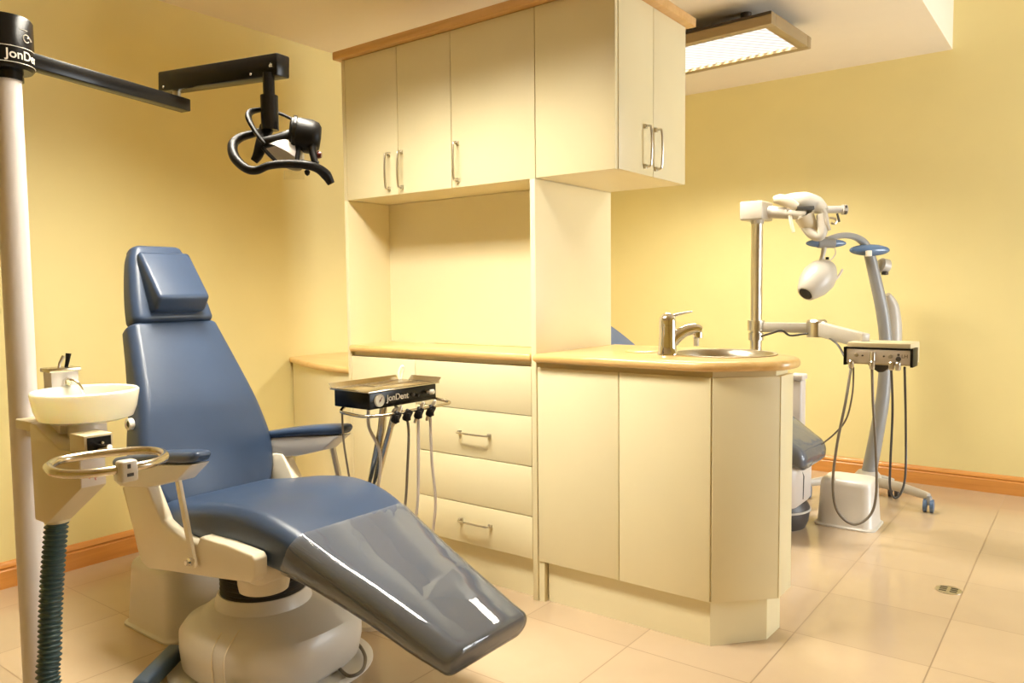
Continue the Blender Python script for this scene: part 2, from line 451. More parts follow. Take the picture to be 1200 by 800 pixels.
# drawer unit
t = thing('drawer_unit', 'cream base unit with one door and four drawers under the niche', 'cabinet', (-2.15, 2.58, 0))
obj('carcass', box(-2.6445, -1.6555, FY+TH+.001, BY-.01, .15, .895), CAB, t)
obj('gap_lining', box(-2.643, -1.657, FY+TH-.004, FY+TH+.0005, .16, .878), M['gap'], t)
obj('plinth', box(-2.6445, -1.6555, FY+.026, FY+.045, 0, .15), CAB, t)
obj('door', box(-2.642, -2.2515, FY, FY+TH-.005, .153, .877, .0012), CAB, t)
for z0, z1, h in ((.695, .877, 0), (.5055, .692, .601), (.316, .5025, 0), (.153, .313, .245)):
    d = obj('drawer', box(-2.2485, -1.658, FY, FY+TH-.005, z0, z1, .0012), CAB, t)
    if h: pull((-2.008, FY, h), (-1.858, FY, h), (0, -.024, 0), d, 'bowed steel handle')
tag(obj('worktop', slab([(-2.6445, FY-.012), (-1.656, FY-.012), (-1.656, 2.5545), (-2.6445, 2.5545)], .8965, .928, .011), M['top']), 'straight wooden worktop inside the open niche above the drawers', 'worktop')

# sink peninsula
t = thing('sink_cabinet', 'cream peninsula base cabinet with two flat doors and cut corners', 'cabinet', (-1.2, 2.58, 0))
inner = [(-1.632, FY+TH+.001), (-.963, FY+TH+.001), (-.812, 2.474), (-.812, 2.592), (-1.05, 2.835), (-1.632, 2.835)]
obj('carcass', prism(inner, .15, .896, cap_top=False), CAB, t)
obj('gap_lining', prism(inset(inner, -.0035), .158, .874, cap_top=False, cap_bot=False), M['gap'], t)
obj('plinth', prism([(-1.60, FY+.022), (-.968, FY+.022), (-.836, 2.482), (-.832, 2.60), (-1.06, 2.81), (-1.60, 2.81)], 0, .15), CAB, t)
obj('filler_strip', box(-1.631, -1.607, FY+.004, FY+.03, 0, .152), CAB, t)
for x0, x1 in ((-1.6295, -1.2925), (-1.2895, -.962)):
    obj('door', box(x0, x1, FY, FY+TH-.003, .153, .877, .0012), CAB, t)
a = V((-.9565, 2.3085, 0)); c = V((-.796, 2.4665, 0)); dx = (c-a).normalized(); nrm = V((dx.y, -dx.x, 0))
obj('corner_panel', obox((a+c)/2-nrm*.008+Z*.515, dx, nrm, Z, (c-a).length/2-.001, .008, .362, .001), CAB, t)
obj('end_panel', box(-.810, -.794, 2.470, 2.592, .153, .877, .001), CAB, t)
out = [(-1.632, FY-.028), (-.972, FY-.028), (-.766, 2.452), (-.764, 2.605), (-1.028, 2.875), (-1.632, 2.875)]
out = fillet(out, [0, .14, .13, .13, .14, 0], 10)
tag(obj('worktop', slab(out, .8965, .928, .013, (-1.05, 2.63, .168)), M['top']), 'wooden peninsula worktop with rounded end holding the round sink', 'worktop')
SINK = V((-1.05, 2.63, .928))
t = thing('sink_basin', 'round stainless steel basin set into the peninsula worktop', 'sink', SINK)
pr_ = [(.183, .0006), (.184, .003), (.178, .0045), (.170, .003), (.164, -.004), (.158, -.03), (.150, -.09), (.135, -.115), (.08, -.125), (.03, -.128)]
obj('bowl', lathe(SINK, pr_, 56, caps=False), M['steel'], t)
obj('drain', lathe(SINK, [(.0301, -.128), (.028, -.1255), (.02, -.127), (.001, -.127)], 24, caps=False), M['chrome'], t)
# mixer tap
TP = V((-1.197, 2.487, .928)); td = (V((-1.05, 2.62, 0))-V((TP.x, TP.y, 0))).normalized()
t = thing('mixer_tap', 'chrome single lever mixer tap standing beside the round sink', 'tap', TP)
obj('body', lathe(TP, [(.036, 0), (.036, .006), (.033, .010), (.0295, .05), (.0285, .085), (.0295, .100), (.0295, .104)], 32), M['chrome'], t)
obj('spout', tube([TP+Z*.038+td*.004, TP+Z*.062+td*.03, TP+Z*.082+td*.062, TP+Z*.090+td*.095, TP+Z*.083+td*.118], [.027, .0235, .020, .0195, .016], 14, smooth=6), M['chrome'], t)
s_ = obj('spout_head', lathe(TP+Z*.088+td*.108, [(.014, 0), (.0165, -.012), (.0165, -.028), (.013, -.031)], 24), M['chrome'], t)
obj('aerator', lathe(TP+Z*.057+td*.103, [(.0095, 0), (.0095, -.026), (.008, -.028)], 18), M['gauge'], t)
obj('lever_cap', lathe(TP+Z*.1045, [(.029, 0), (.0295, .012), (.026, .028), (.016, .040), (.002, .044)], 28), M['chrome'], t)
obj('lever', tube([TP+Z*.128, TP+Z*.139+td*.03, TP+Z*.146+td*.06, TP+Z*.150+td*.088], [.012, .0095, .006, .0045], 12, smooth=5, flat=.6, hint=(td.y, -td.x, 0)), M['chrome'], t)
LC = V((-1.335, 2.567, .928))
bm = lathe(LC, [(.066, .0004), (.066, .004), (.062, .0055), (.059, .003), (.056, .003), (.053, .006), (.001, .006)], 40)
tag(obj('waste_hole_cover', bm, M['top']), 'round wooden cover lying flat on the peninsula worktop left of the tap', 'cover')

# low cabinet against the left wall
lowtop = [(-3.432, 2.562), (-3.20, 2.455), (-2.98, 2.375), (-2.80, 2.338), (-2.668, 2.338), (-2.668, 2.95), (-3.432, 2.95)]
t = thing('low_cabinet', 'low cream cabinet between the left wall and the tall niche panel', 'cabinet', (-3.05, 2.7, 0))
obj('carcass', prism(inset(lowtop, .016), 0, .789), CAB, t)
obj('kick_panel', prism([(-2.69, 2.345), (-2.672, 2.345), (-2.672, 2.365), (-2.69, 2.365)], .72, .789), CAB, t)
tag(obj('worktop', slab(fillet(lowtop, [0, .3, .3, .2, 0, 0, 0], 5), .789, .820, .012), M['top']), 'curved wooden worktop on the low cabinet at the left wall', 'worktop')

# ================================================================== CEILING LIGHTS
LAMP_W, LAMP_C = 124, (1.0, 0.93, 0.785)
def ceiling_light(xc, yc, label, power):
    hx, hy, z0, z1 = .61, .252, 2.358, 2.416
    t = thing('ceiling_light', label, 'ceiling light', (xc, yc, z0), 'fluorescent ceiling lights')
    bm = bmesh.new(); fw = .05
    box(xc-hx, xc+hx, yc-hy, yc-hy+fw, z0, z1, .004, bm=bm); box(xc-hx, xc+hx, yc+hy-fw, yc+hy, z0, z1, .004, bm=bm)
    box(xc-hx, xc-hx+fw, yc-hy+fw, yc+hy-fw, z0, z1, .004, bm=bm); box(xc+hx-fw, xc+hx, yc-hy+fw, yc+hy-fw, z0, z1, .004, bm=bm)
    obj('frame', bm, M['frame'], t)
    bm = box(xc-hx+.002, xc+hx-.002, yc-hy-.003, yc-hy+.002, z0+.045, z0+.056); box(xc-hx+.002, xc+hx-.002, yc+hy-.002, yc+hy+.003, z0+.045, z0+.056, bm=bm)
    obj('side_bead', bm, M['bronze'], t)
    obj('back_plate', box(xc-hx+.01, xc+hx-.01, yc-hy+.01, yc+hy-.01, z1-.006, z1+.004), M['bronze'], t)
    b = bmesh.new(); q = [b.verts.new(p) for p in ((xc-hx+fw-.002, yc-hy+fw-.002, z0+.014), (xc+hx-fw+.002, yc-hy+fw-.002, z0+.014), (xc+hx-fw+.002, yc+hy-fw+.002, z0+.014), (xc-hx+fw-.002, yc+hy-fw+.002, z0+.014))]
    b.faces.new(q[::-1])
    bx = box(xc-hx+fw-.002, xc+hx-fw+.002, yc-hy+fw-.002, yc+hy-fw+.002, z0+.014, z0+.018); b.free()
    obj('diffuser', bx, M['diff'], t, 'glowing prismatic panel')
    la = bpy.data.lights.new('lamp_tubes', 'AREA'); la.shape = 'RECTANGLE'; la.size = 2*hx-2*fw-.01; la.size_y = 2*hy-2*fw-.01
    la.energy = power; la.color = LAMP_C; la.spread = math.radians(130)
    lo = bpy.data.objects.new('lamp_tubes', la); C.objects.link(lo); lo.parent = t; lo.location = (0, 0, .022)
    for sx in (-.42, .42):
        obj('hanger', lathe((xc+sx, yc-.10, z1), [(.007, 0), (.007, .022), (.018, .030), (.026, .042), (.026, CZ-z1)], 20), M['bronze'], t, 'dark ceiling hanger')
    return t
cl1 = ceiling_light(-1.81, 3.875, 'bronze framed fluorescent light hanging under the ceiling beyond the upper cabinets', LAMP_W*.80)
cl1.rotation_euler.z = -0.06
ceiling_light(-1.90, 1.42, 'bronze framed fluorescent light hanging above the large blue dental chair', LAMP_W)

# floor drain
DC = V((-.418, 3.30, 0))
t = thing('floor_drain', 'small oval metal floor drain cover set in the tiles at right', 'drain', DC)
obj('plate', lathe(DC, [(.045, 0), (.045, .002), (.042, .003), (.001, .003)], 28), M['steel'], t)
bm = bmesh.new()
for k in range(3):
    for s in (-1, 1): obox(DC+V((s*.018, (k-1)*.02, .0035)), X, Y, Z, .012, .004, .0006, bm=bm)
obj('slots', bm, M['bellow'], t, 'dark slots')

# ================================================================== MAIN DENTAL CHAIR
CY = 1.48
t = thing('dental_chair', 'large blue dental chair in front with clear plastic over its leg rest', 'dental chair', (-1.97, 1.42, 0))
CHAIR = t
seat_st = [(-2.43, .478, -2.43, .385, .215), (-2.27, .500, -2.28, .375, .232), (-2.06, .538, -2.10, .385, .238), (-1.90, .548, -1.95, .395, .236), (-1.76, .522, -1.83, .392, .228),
           (-1.60, .458, -1.67, .362, .205), (-1.42, .390, -1.48, .305, .178), (-1.27, .331, -1.32, .253, .162), (-1.205, .304, -1.235, .235, .156)]
seat = obj('seat_cushion', pad(seat_st, CY, .042, .022, crown=.012), M['blue'], t)
leg_st = [(-1.70, .500, -1.765, .380, .219)] + seat_st[5:]
obj('plastic_cover', pad(leg_st, CY, .046, .022, grow=.005, cap0=False, crown=.012), M['sleeve'], t, 'clear glossy plastic sleeve')
def front(st, thick):
    out = []
    for i, (x, z, w) in enumerate(st):
        a = st[max(i-1, 0)]; b_ = st[min(i+1, len(st)-1)]
        d = V((b_[0]-a[0], b_[1]-a[1])).normalized(); n = V((d.y, -d.x))   # faces +x
        th = thick[i] if isinstance(thick, list) else thick
        out.append((x, z, x-n.x*th, z-n.y*th, w/2))
    return out
back_st = front([(-2.375, .488, .43), (-2.392, .55, .475), (-2.415, .64, .488), (-2.442, .72, .468), (-2.472, .80, .434), (-2.546, .93, .384), (-2.620, 1.052, .338)], [.14, .14, .14, .135, .13, .108, .092])
bk = obj('backrest', pad(back_st, CY, .034, .016, crown=.006), M['blue'], t)
GC = V((-2.515, CY-.228, .735))
head_st = front([(-2.618, 1.084, .300), (-2.640, 1.14, .286), (-2.674, 1.22, .256), (-2.706, 1.29, .222), (-2.722, 1.322, .195)], [.095, .095, .09, .082, .075])
hd = obj('headrest', pad(head_st, CY, .03, .018), M['blue'], t)
obj('neck_cushion', prism_y([(-2.688, 1.312), (-2.556, 1.150), (-2.588, 1.100), (-2.665, 1.085), (-2.712, 1.300)], CY-.095, CY+.097, bev=.014, seg=4), M['blue'], hd)
# grommet
bm = lathe(GC, [(.010, -.004), (.016, 0), (.020, .004), (.021, .010)], 24, axis=V((0, -1, 0)), caps=False, bm=None); bmesh.ops.recalc_face_normals(bm, faces=bm.faces)
gr = obj('pivot_grommet', lathe(GC, [(.011, .012), (.013, .016), (.019, .016), (.020, .010), (.020, 0)], 28, axis=V((0, -1, 0)), caps=False), M['bowl'], bk, 'cream ring')
obj('pivot_bolt', lathe(GC, [(.0115, 0), (.0115, .0125), (.001, .0125)], 20, axis=V((0, -1, 0))), M['bronze'], gr); bm.free()

def chair_side(s):
    "s=-1 near side, +1 far side; ya outer face"
    yo = CY+s*.275; yi = CY+s*.232
    y0, y1 = min(yo, yi), max(yo, yi)
    arm_y = CY+s*.268
    p = [(-2.497, .545), (-2.39, .572), (-2.352, .572), (-2.332, .545), (-2.27, .462), (-2.225, .447), (-2.15, .432), (-2.07, .432), (-2.055, .455), (-1.93, .458), (-1.802, .452), (-1.79, .44), (-1.792, .392), (-1.81, .372), (-2.0, .345), (-2.23, .315), (-2.36, .296), (-2.402, .310), (-2.425, .35)]
    sp = obj('side_panel', prism_y(p, y0, y1, bev=.006, seg=3), M['cream'], t)
    obj('rear_flange', prism_y([(-2.52, .53), (-2.497, .54), (-2.43, .40), (-2.44, .36)], y0+.008, y1-.004, bev=.003), M['beige'], sp)
    # arm: white tapering bracket under a padded rest
    br = prism_y([(-2.515, .612), (-2.51, .560), (-2.47, .548), (-2.28, .572), (-2.13, .612), (-2.045, .672)], arm_y-.031, arm_y+.031, bev=.005, seg=3)
    ab = obj('arm_bracket', br, M['white'], t)
    st = [(-2.50, .636, -2.50, .606, .034), (-2.36, .664, -2.36, .632, .037), (-2.20, .690, -2.20, .655, .037), (-2.07, .706, -2.065, .672, .034), (-2.045, .707, -2.04, .682, .028)]
    obj('arm_pad', pad(st, arm_y, .016, .014), M['blue'], ab)
    y_ = arm_y+s*.008
    st_ = obj('arm_strut', obox(V((-2.102, y_+s*.012, .495)), V((.07, 0, -.24)).normalized(), Y, V((.24, 0, .07)).normalized(), .135, .006, .011, .003), M['cream'], t)
    bm = lathe(V((-2.07, y_+s*.015, .385)), [(.012, 0), (.012, .012), (.007, .016), (.007, .022), (.001, .022)], 16, axis=V((0, s, 0))); obj('strut_bolt', bm, M['chrome'], st_)
for s in (-1, 1): chair_side(s)
obj('seat_frame', box(-2.36, -1.84, CY-.232, CY+.232, .338, .392, .012, 3), M['cream'], t)
BC = V((-2.03, 1.42, 0)); COL = V((-2.065, 1.42, 0))
bm = lathe(BC, [(.20, 0), (.20, .02), (.195, .025)], 4); bm.free()
# floor plate and housing
def sq(cx, cy, ax, ay, z, n=56, e=2.6):
    out = []
    for k in range(n):
        a = 2*PI*k/n; c_, s_ = math.cos(a), math.sin(a)
        out.append(V((cx+ax*math.copysign(abs(c_)**(2/e), c_), cy+ay*math.copysign(abs(s_)**(2/e), s_), z)))
    return out
obj('base_plate', loft([sq(BC.x, BC.y, .295, .28, 0), sq(BC.x, BC.y, .295, .28, .008), sq(BC.x, BC.y, .285, .27, .016)]), M['white'], t)
hs_ = obj('base_housing', loft([sq(BC.x, BC.y, .235, .225, .016), sq(BC.x, BC.y, .252, .242, .035), sq(BC.x+.003, BC.y, .262, .248, .09), sq(BC.x+.003, BC.y, .262, .246, .135), sq(BC.x+.005, BC.y, .246, .228, .162), sq(BC.x, BC.y, .20, .185, .184), sq(COL.x, COL.y, .15, .15, .20)]), M['white'], t)
bm = bmesh.new()
for xx in (.07, .13):
    pts = []
    for k in range(9):
        a = -PI*.62+k*.07
        pts.append(V((BC.x+xx+.012*k/8, BC.y-.262+.0*k, .05+.008*k)))
    pts = [V((BC.x+xx, BC.y-.246, .06)), V((BC.x+xx-.004, BC.y-.246, .135)), V((BC.x+xx-.02, BC.y-.218, .167)), V((BC.x+xx-.05, BC.y-.16, .188))]
    tube(pts, .0022, 6, bm=bm, smooth=4)
obj('panel_seam', bm, M['cream'], hs_)
obj('pedal_slot', obox(BC+V((.17, -.252, .045)), V((.95, .3, 0)).normalized(), V((-.3, .95, 0)).normalized(), Z, .055, .012, .010, .003), M['black'], hs_, 'dark slot')
obj('column_skirt', lathe(COL, [(.160, .178), (.147, .200), (.140, .230), (.134, .238)], 44), M['white'], t)
bp = [(.120, .230)]
for k in range(7):
    z = .238+k*.014; bp += [(.130, z), (.119, z+.0062)]
bp += [(.125, .345)]
obj('column_bellows', lathe(COL, bp, 44), M['bellow'], t, 'dark pleated bellows')
obj('column_cover', lathe(V((-1.975, 1.36, 0)), [(.060, .268), (.072, .273), (.076, .295), (.076, .392)], 36), M['cream'], t)
cab_ = [atz(393, 779, .02)+V((0, 0, .004)), atz(408, 793, .02)+V((0, 0, .004)), atz(424, 788, .02)+V((0, 0, .006)), atz(428, 770, .025), atz(421, 756, .03), atz(412, 752, .05)]
obj('cable', tube(cab_, .0055, 8, smooth=6), M['cord'], t, 'looped grey cable')

# ================================================================== JUNCTION BOXES ON THE FLOOR
def junction_box(x0, x1, y0, y1, h, label):
    t = thing('junction_box', label, 'floor box', ((x0+x1)/2, (y0+y1)/2, 0), 'floor junction boxes')
    rings = []
    for z, g in ((0, .012), (.006, .012), (.012, .004), (.02, 0), (h-.03, -.010), (h-.012, -.014), (h-.003, -.022), (h, -.036)):
        pts = [((x0+x1)/2+u, (y0+y1)/2+v) for u, v in rrect((x1-x0)/2+g, (y1-y0)/2+g, .045)]
        rings.append([V((u, v, z)) for u, v in pts])
    obj('cover', loft(rings[2:]), M['white'], t)
    obj('flange', loft(rings[:3]), M['white'], t)
junction_box(-2.715, -2.41, 1.295, 1.54, .236, 'white floor box on the tiles behind the large blue chair')
junction_box(-1.072, -.815, 3.875, 4.10, .232, 'white floor box below the tray unit at the far wall')

# ================================================================== OPERATING LIGHT ON THE LEFT POLE
PX = V((-2.155, .80, 0))
t = thing('operating_light', 'black jointed dental lamp on the tall pale pole at left', 'dental lamp', PX)
pole = obj('pole', lathe(PX, [(.032, .012), (.032, 1.70)], 40), M['lilac'], t, 'pale round pole')
obj('floor_flange', lathe(PX, [(.07, 0), (.07, .010), (.06, .014), (.032, .016)], 36), M['lilac'], t)
obj('collar', lathe(PX, [(.037, 1.685), (.037, 1.72)], 32), M['black'], t)
HC = PX+V((-.004, 0, 0)); HR = .063
hub = obj('hub', lathe(HC, [(.058, 1.708), (HR, 1.714), (HR, 1.828), (HR-.004, 1.834), (.001, 1.836)], 48), M['black'], t, 'gloss black swivel hub')
va = math.atan2(-HC.y, -HC.x)        # bearing from hub to the viewer
def wrap(bm, zc, a0):
    for v in bm.verts:
        a = va+a0+v.co.x/HR; r = HR+.0003+v.co.z
        v.co = V((HC.x+r*math.cos(a), HC.y+r*math.sin(a), zc+v.co.y))
    return bm
tx = text_bm('JonDent', .030); bmesh.ops.subdivide_edges(tx, edges=tx.edges[:], cuts=1)
obj('lettering', wrap(tx, 1.738, .82), M['letter'], hub, 'silver JonDent lettering')
fr = bmesh.new(); L_, H_ = .066, .019
seg = [(-L_+.004, -H_), *[( -L_+.004+(2*L_-.008)*k/20, -H_) for k in range(1, 21)], (L_, -H_+.004), (L_, H_-.004), *[(L_-.004-(2*L_-.008)*k/20, H_) for k in range(21)], (-L_, H_-.004), (-L_, -H_+.004)]
P = [V((HC.x+(HR+.0006)*math.cos(va+.82+u/HR), HC.y+(HR+.0006)*math.sin(va+.82+u/HR), 1.738+v)) for u, v in seg]
obj('nameplate_border', tube(P, .0008, 5, closed=True), M['letter'], hub)
P = [V((HC.x+(HR+.0008)*math.cos(va+.82+u/HR), HC.y+(HR+.0008)*math.sin(va+.82+u/HR), 1.782+v)) for u, v in [(.009*math.cos(.6+k*.26), .009*math.sin(.6+k*.26)) for k in range(20)]]
bm = tube(P, .0012, 5)
P = [V((HC.x+(HR+.0008)*math.cos(va+.82+u/HR), HC.y+(HR+.0008)*math.sin(va+.82+u/HR), 1.782+v)) for u, v in ((.002, .001), (.007, .005), (.013, .001), (.016, -.003))]
tube(P, .0022, 5, bm=bm)
P = [V((HC.x+(HR+.0008)*math.cos(va+.82+u/HR), HC.y+(HR+.0008)*math.sin(va+.82+u/HR), 1.801+v)) for u, v in ((-.016, .0), (-.005, 0.0), (.004, 0.0))]
tube(P, .0007, 5, bm=bm)
obj('hub_emblem', bm, M['letter'], hub)
def bar(p0, p1, hw, hh, bev=.003):
    d = (p1-p0).normalized(); w = V((d.y, -d.x, 0)).normalized(); u = w.cross(d)
    if u.z < 0: u = -u
    return obox((p0+p1)/2, d, w, u, (p1-p0).length/2, hw, hh, bev)
A0 = HC+V((.02, .02, 1.742)); A1 = at(218, 120, 2.35)
A1.z = 1.728
obj('lower_arm', bar(A0, A1, .020, .0185), M['black'], t, 'long black square arm')
B0 = at(193, 95, 2.36); B1 = at(332, 77, 2.10); B0.z = 1.80; 
pin = at(207, 108, 2.33)
obj('joint_pin', lathe(V((pin.x, pin.y, 1.735)), [(.012, 0), (.012, .06)], 20), M['steel'], t)
ua = obj('upper_arm', bar(B0, B1, .024, .030, .005), M['black'], t, 'black box section arm')
d_ = (B1-B0).normalized(); w_ = V((d_.y, -d_.x, 0)).normalized()
if w_.dot(-FW) < 0: w_ = -w_
for f_, h in ((.05, -.018), (.80, -.018)): obj('arm_screw', lathe(B0+(B1-B0)*f_+w_*.0235+Z*h, [(.004, 0), (.003, .002), (.001, .002)], 12, axis=w_), M['steel'], ua)
bm = obox(B1-d_*.022+w_*.0243+Z*(-.002), d_, Z, w_, .012, .010, .0004)
bd = obj('arm_badge', bm, M['black'], ua)
tx = text_bm('dt', .015, .0003); 
u2 = d_.cross(w_); u2 = -u2 if u2.z < 0 else u2
xform(tx, Matrix(((d_.x, u2.x, w_.x, 0), (d_.y, u2.y, w_.y, 0), (d_.z, u2.z, w_.z, 0), (0, 0, 0, 1))))
bmesh.ops.translate(tx, verts=tx.verts, vec=B1-d_*.022+w_*.0251-Z*.002); obj('badge_mark', tx, M['letter'], bd)
# lamp head, modelled around depth 2.1
def lp(zx, zy, dd=0.0): return at(250+zx/7.27, 110+zy/7.27, 2.10+dd)
ST = at(315, 100, 2.10)
def stem(y0, y1, r): 
    p = at(315, y0, 2.10); q = at(315, y1, 2.10); c0 = V((ST.x, ST.y, p.z)); c1 = V((ST.x, ST.y, q.z)); return tube([c0, c1], r, 20)
obj('stem', stem(86, 118, .0155), M['black'], t)
ye = obj('yoke', stem(112, 152, .0235), M['black'], t)
hd = obj('lamp_body', lathe(lp(655, 335, .0), [(.030, -.004), (.042, 0), (.046, .012), (.046, .055), (.041, .072), (.030, .080), (.001, .082)], 36, axis=(RT*.93+FW*.30-UP*.10)), M['rubber'], t, 'black lamp housing')
obj('housing_rim', lathe(lp(655, 335, .0), [(.0475, .004), (.0495, .006), (.0495, .012), (.0475, .014)], 36, axis=(RT*.93+FW*.30-UP*.10), caps=False), M['black'], hd)
obj('cross_tube', tube([lp(425, 420, -.03), lp(520, 395, -.03), lp(680, 345, -.01)], [.015, .015, .0155], 16, smooth=4), M['rubber'], hd)
obj('handle', tube([lp(470, 300, .05), lp(350, 335, .04), lp(225, 375, .02), lp(165, 440, 0), lp(185, 545, -.03), lp(280, 635, -.05), lp(370, 650, -.06), lp(470, 612, -.06), lp(620, 595, -.05), lp(790, 605, -.04), lp(890, 635, -.02), lp(960, 690, 0), lp(1005, 765, .01)],
    [.009, .0105, .012, .0135, .0135, .012, .011, .0105, .011, .012, .0125, .0145, .010], 14, smooth=7), M['rubber'], hd, 'black curved grip handle')
obj('loop_bracket', tube([lp(470, 135, .03), lp(400, 135, .02), lp(320, 155, 0), lp(300, 205, -.02), lp(345, 300, -.035), lp(400, 380, -.04), lp(445, 425, -.04)], [.008, .009, .0115, .0115, .0095, .008, .007], 12, smooth=6, flat=.7, hint=FW), M['rubber'], hd)
obj('far_bracket', tube([lp(520, 150, .03), lp(610, 185, .04), lp(720, 240, .04)], .0075, 10, smooth=4, flat=.6, hint=FW), M['rubber'], hd)
obj('tilt_yoke', tube([lp(455, 290, .02), lp(410, 420, 0), lp(380, 520, 0), lp(345, 575, 0)], [.02, .016, .014, .010], 12, smooth=4), M['rubber'], hd)
obj('diagonal_strut', tube([lp(420, 455, -.04), lp(480, 520, -.04), lp(550, 590, -.045)], .0052, 8), M['rubber'], hd)
ax = (-UP*.80-RT*.35-FW*.25).normalized()
obj('reflector', lathe(lp(640, 440, .02), [(.012, -.026), (.034, -.014), (.050, .006), (.058, .024), (.061, .040)], 36, axis=ax, caps=False), M['white'], hd, 'pale reflector shell')
obj('clear_shield', obox(lp(690, 690, .03), RT, UP, FW, .028, .012, .0012), M['glass'], hd, 'clear splash shield')
for a_, b_ in ((705, 520), (850, 560)):
    pass
bm = tube([lp(715, 440, -.01), lp(720, 500, -.02), lp(712, 575, -.03)], [.012, .007, .006], 10, smooth=3); tube([lp(840, 400, 0), lp(845, 480, -.01), lp(865, 575, -.02), lp(890, 600, -.02)], [.016, .011, .009, .008], 10, smooth=3, bm=bm)
obj('housing_fork', bm, M['rubber'], hd)
obj('side_knob', lathe(lp(880, 520, .0), [(.006, -.012), (.010, 0), (.0105, .006), (.008, .013), (.001, .014)], 18, axis=RT), M['ruby'], hd)
obj('shield_knob', lathe(lp(800, 660, -.02), [(.001, -.008), (.008, 0), (.006, .008), (.001, .012)], 14, axis=-UP), M['rubber'], hd)
bm = tube([lp(700, 560, .0), lp(800, 590, .0), lp(880, 590, 0)], .006, 8); obj('lower_yoke', bm, M['rubber'], hd)

# ================================================================== SPITTOON UNIT
t = thing('dental_spittoon', 'spittoon unit with ivory bowl and chrome rail clamped to the left pole', 'spittoon', (-1.9, .79, .5))
y0, y1 = .742, .798
body = [(-1.972, .862), (-1.94, .862), (-1.82, .818), (-1.735, .820), (-1.725, .742), (-1.905, .634), (-1.968, .634)]
bd = obj('cabinet_body', prism_y(body, y0, y1, bev=.004), M['beige'], t)
obj('clamp_arm', box(-2.145, -2.05, .792, .835, .806, .850, .004), M['lilac'], t)
obj('pole_clamp', box(-2.070, -1.968, .748, .840, .838, .862, .004), M['beige'], t)
obj('control_box', box(-1.775, -1.705, .745, .806, .818, .858, .003), M['beige'], t)
obj('control_window', box(-1.7055, -1.7035, .751, .801, .825, .853), M['black'], t, 'dark recessed switch window')
obj('switch', lathe(V((-1.703, .780, .840)), [(.003, 0), (.003, .006), (.001, .007)], 12, axis=X), M['chrome'], t)
obj('front_plate', box(-1.732, -1.724, .744, .796, .744, .818, .001), M['lilac'], t, 'pale plate with a red mark')
bm = tube([V((-1.7235, .760, .762)), V((-1.7235, .768, .766)), V((-1.7235, .776, .762)), V((-1.7235, .784, .768))], .0012, 5, smooth=3); tube([V((-1.7235, .770, .772)), V((-1.7235, .774, .756))], .001, 5, bm=bm)
obj('red_mark', bm, M['red'], t)
BO = V((-1.862, .822, .868))
obj('bowl_support', lathe(BO, [(.038, -.050), (.041, -.046), (.041, -.010), (.039, -.004), (.036, .004)], 40), M['lilac'], t)
obj('support_block', box(-1.965, -1.88, .770, .835, .825, .864, .004), M['lilac'], t)
bowlp = [(.045, -.003), (.085, .000), (.110, .008), (.119, .030), (.126, .066), (.126, .072), (.122, .0755), (.117, .073), (.112, .060), (.104, .030), (.08, .016), (.03, .012), (.012, .010), (.001, .010)]
bowlp = [(r*.895, z*.95) for r, z in bowlp]
obj('bowl', lathe(BO, bowlp, 64), M['bowl'], t, 'ivory round bowl')
fb = V((-1.995, .826, .830))
fa = obj('faucet_block', box(fb.x-.022, fb.x+.022, fb.y-.031, fb.y+.031, .838, .976, .002), M['lilac'], t)
obj('block_lid', box(fb.x-.027, fb.x+.027, fb.y-.036, fb.y+.036, 974e-3, .984, .002), M['brass'], fa)
obj('lever', tube([V((fb.x, fb.y-.004, 0.982)), V((fb.x, fb.y-.002, 0.994)), V((fb.x, fb.y+.008, 1.010))], [.0035, .003, .0045], 10), M['steel'], fa)
obj('black_lever', tube([V((fb.x-.004, fb.y+.014, 0.982)), V((fb.x-.004, fb.y+.018, 0.998)), V((fb.x-.004, fb.y+.021, 1.016))], [.004, .005, .0065], 10), M['black'], fa)
sp0 = V((fb.x+.022, fb.y+.004, .950))
obj('spout', tube([sp0+V((.002, 0, 0)), sp0+V((.014, .004, .004)), sp0+V((.028, .014, -.006)), sp0+V((.034, .026, -.040))], .0042, 10, smooth=5), M['chrome'], fa)
obj('spout_nut', lathe(sp0, [(.011, 0), (.011, .005), (.007, .010)], 6, axis=X), M['chrome'], fa)
# chrome rail: stadium loop
RL = [atz(x, y, .835) for x, y in ((56, 547), (67, 540), (92, 535), (130, 530), (165, 527.5), (187, 529), (193, 535), (180, 542), (150, 548), (110, 554), (80, 555.5), (62, 552.5))]
RP = spline(RL+RL[:1], 6)[:-1]
obj('chrome_rail', tube(RP, .0085, 12, closed=True), M['brass'], t)
K = atz(148, 548, .835)+V((.010, -.004, 0))
obj('rail_mount', tube([V((-1.71, .775, .828)), V((-1.66, .777, .835))], .006, 10), M['brass'], t)
cl = obj('rail_clip', box(K.x-.013, K.x+.013, K.y-.016, K.y+.016, .812, .852, .005, 3), M['white'], t, 'white clip on the rail')
bm = obox(V((K.x+.0133, K.y-.002, .842)), Y, Z, X, .003, .004, .0005); obox(V((K.x+.0133, K.y, .826)), Y, Z, X, .006, .003, .0005, bm=bm)
obj('clip_mark', bm, M['bellow'], cl)
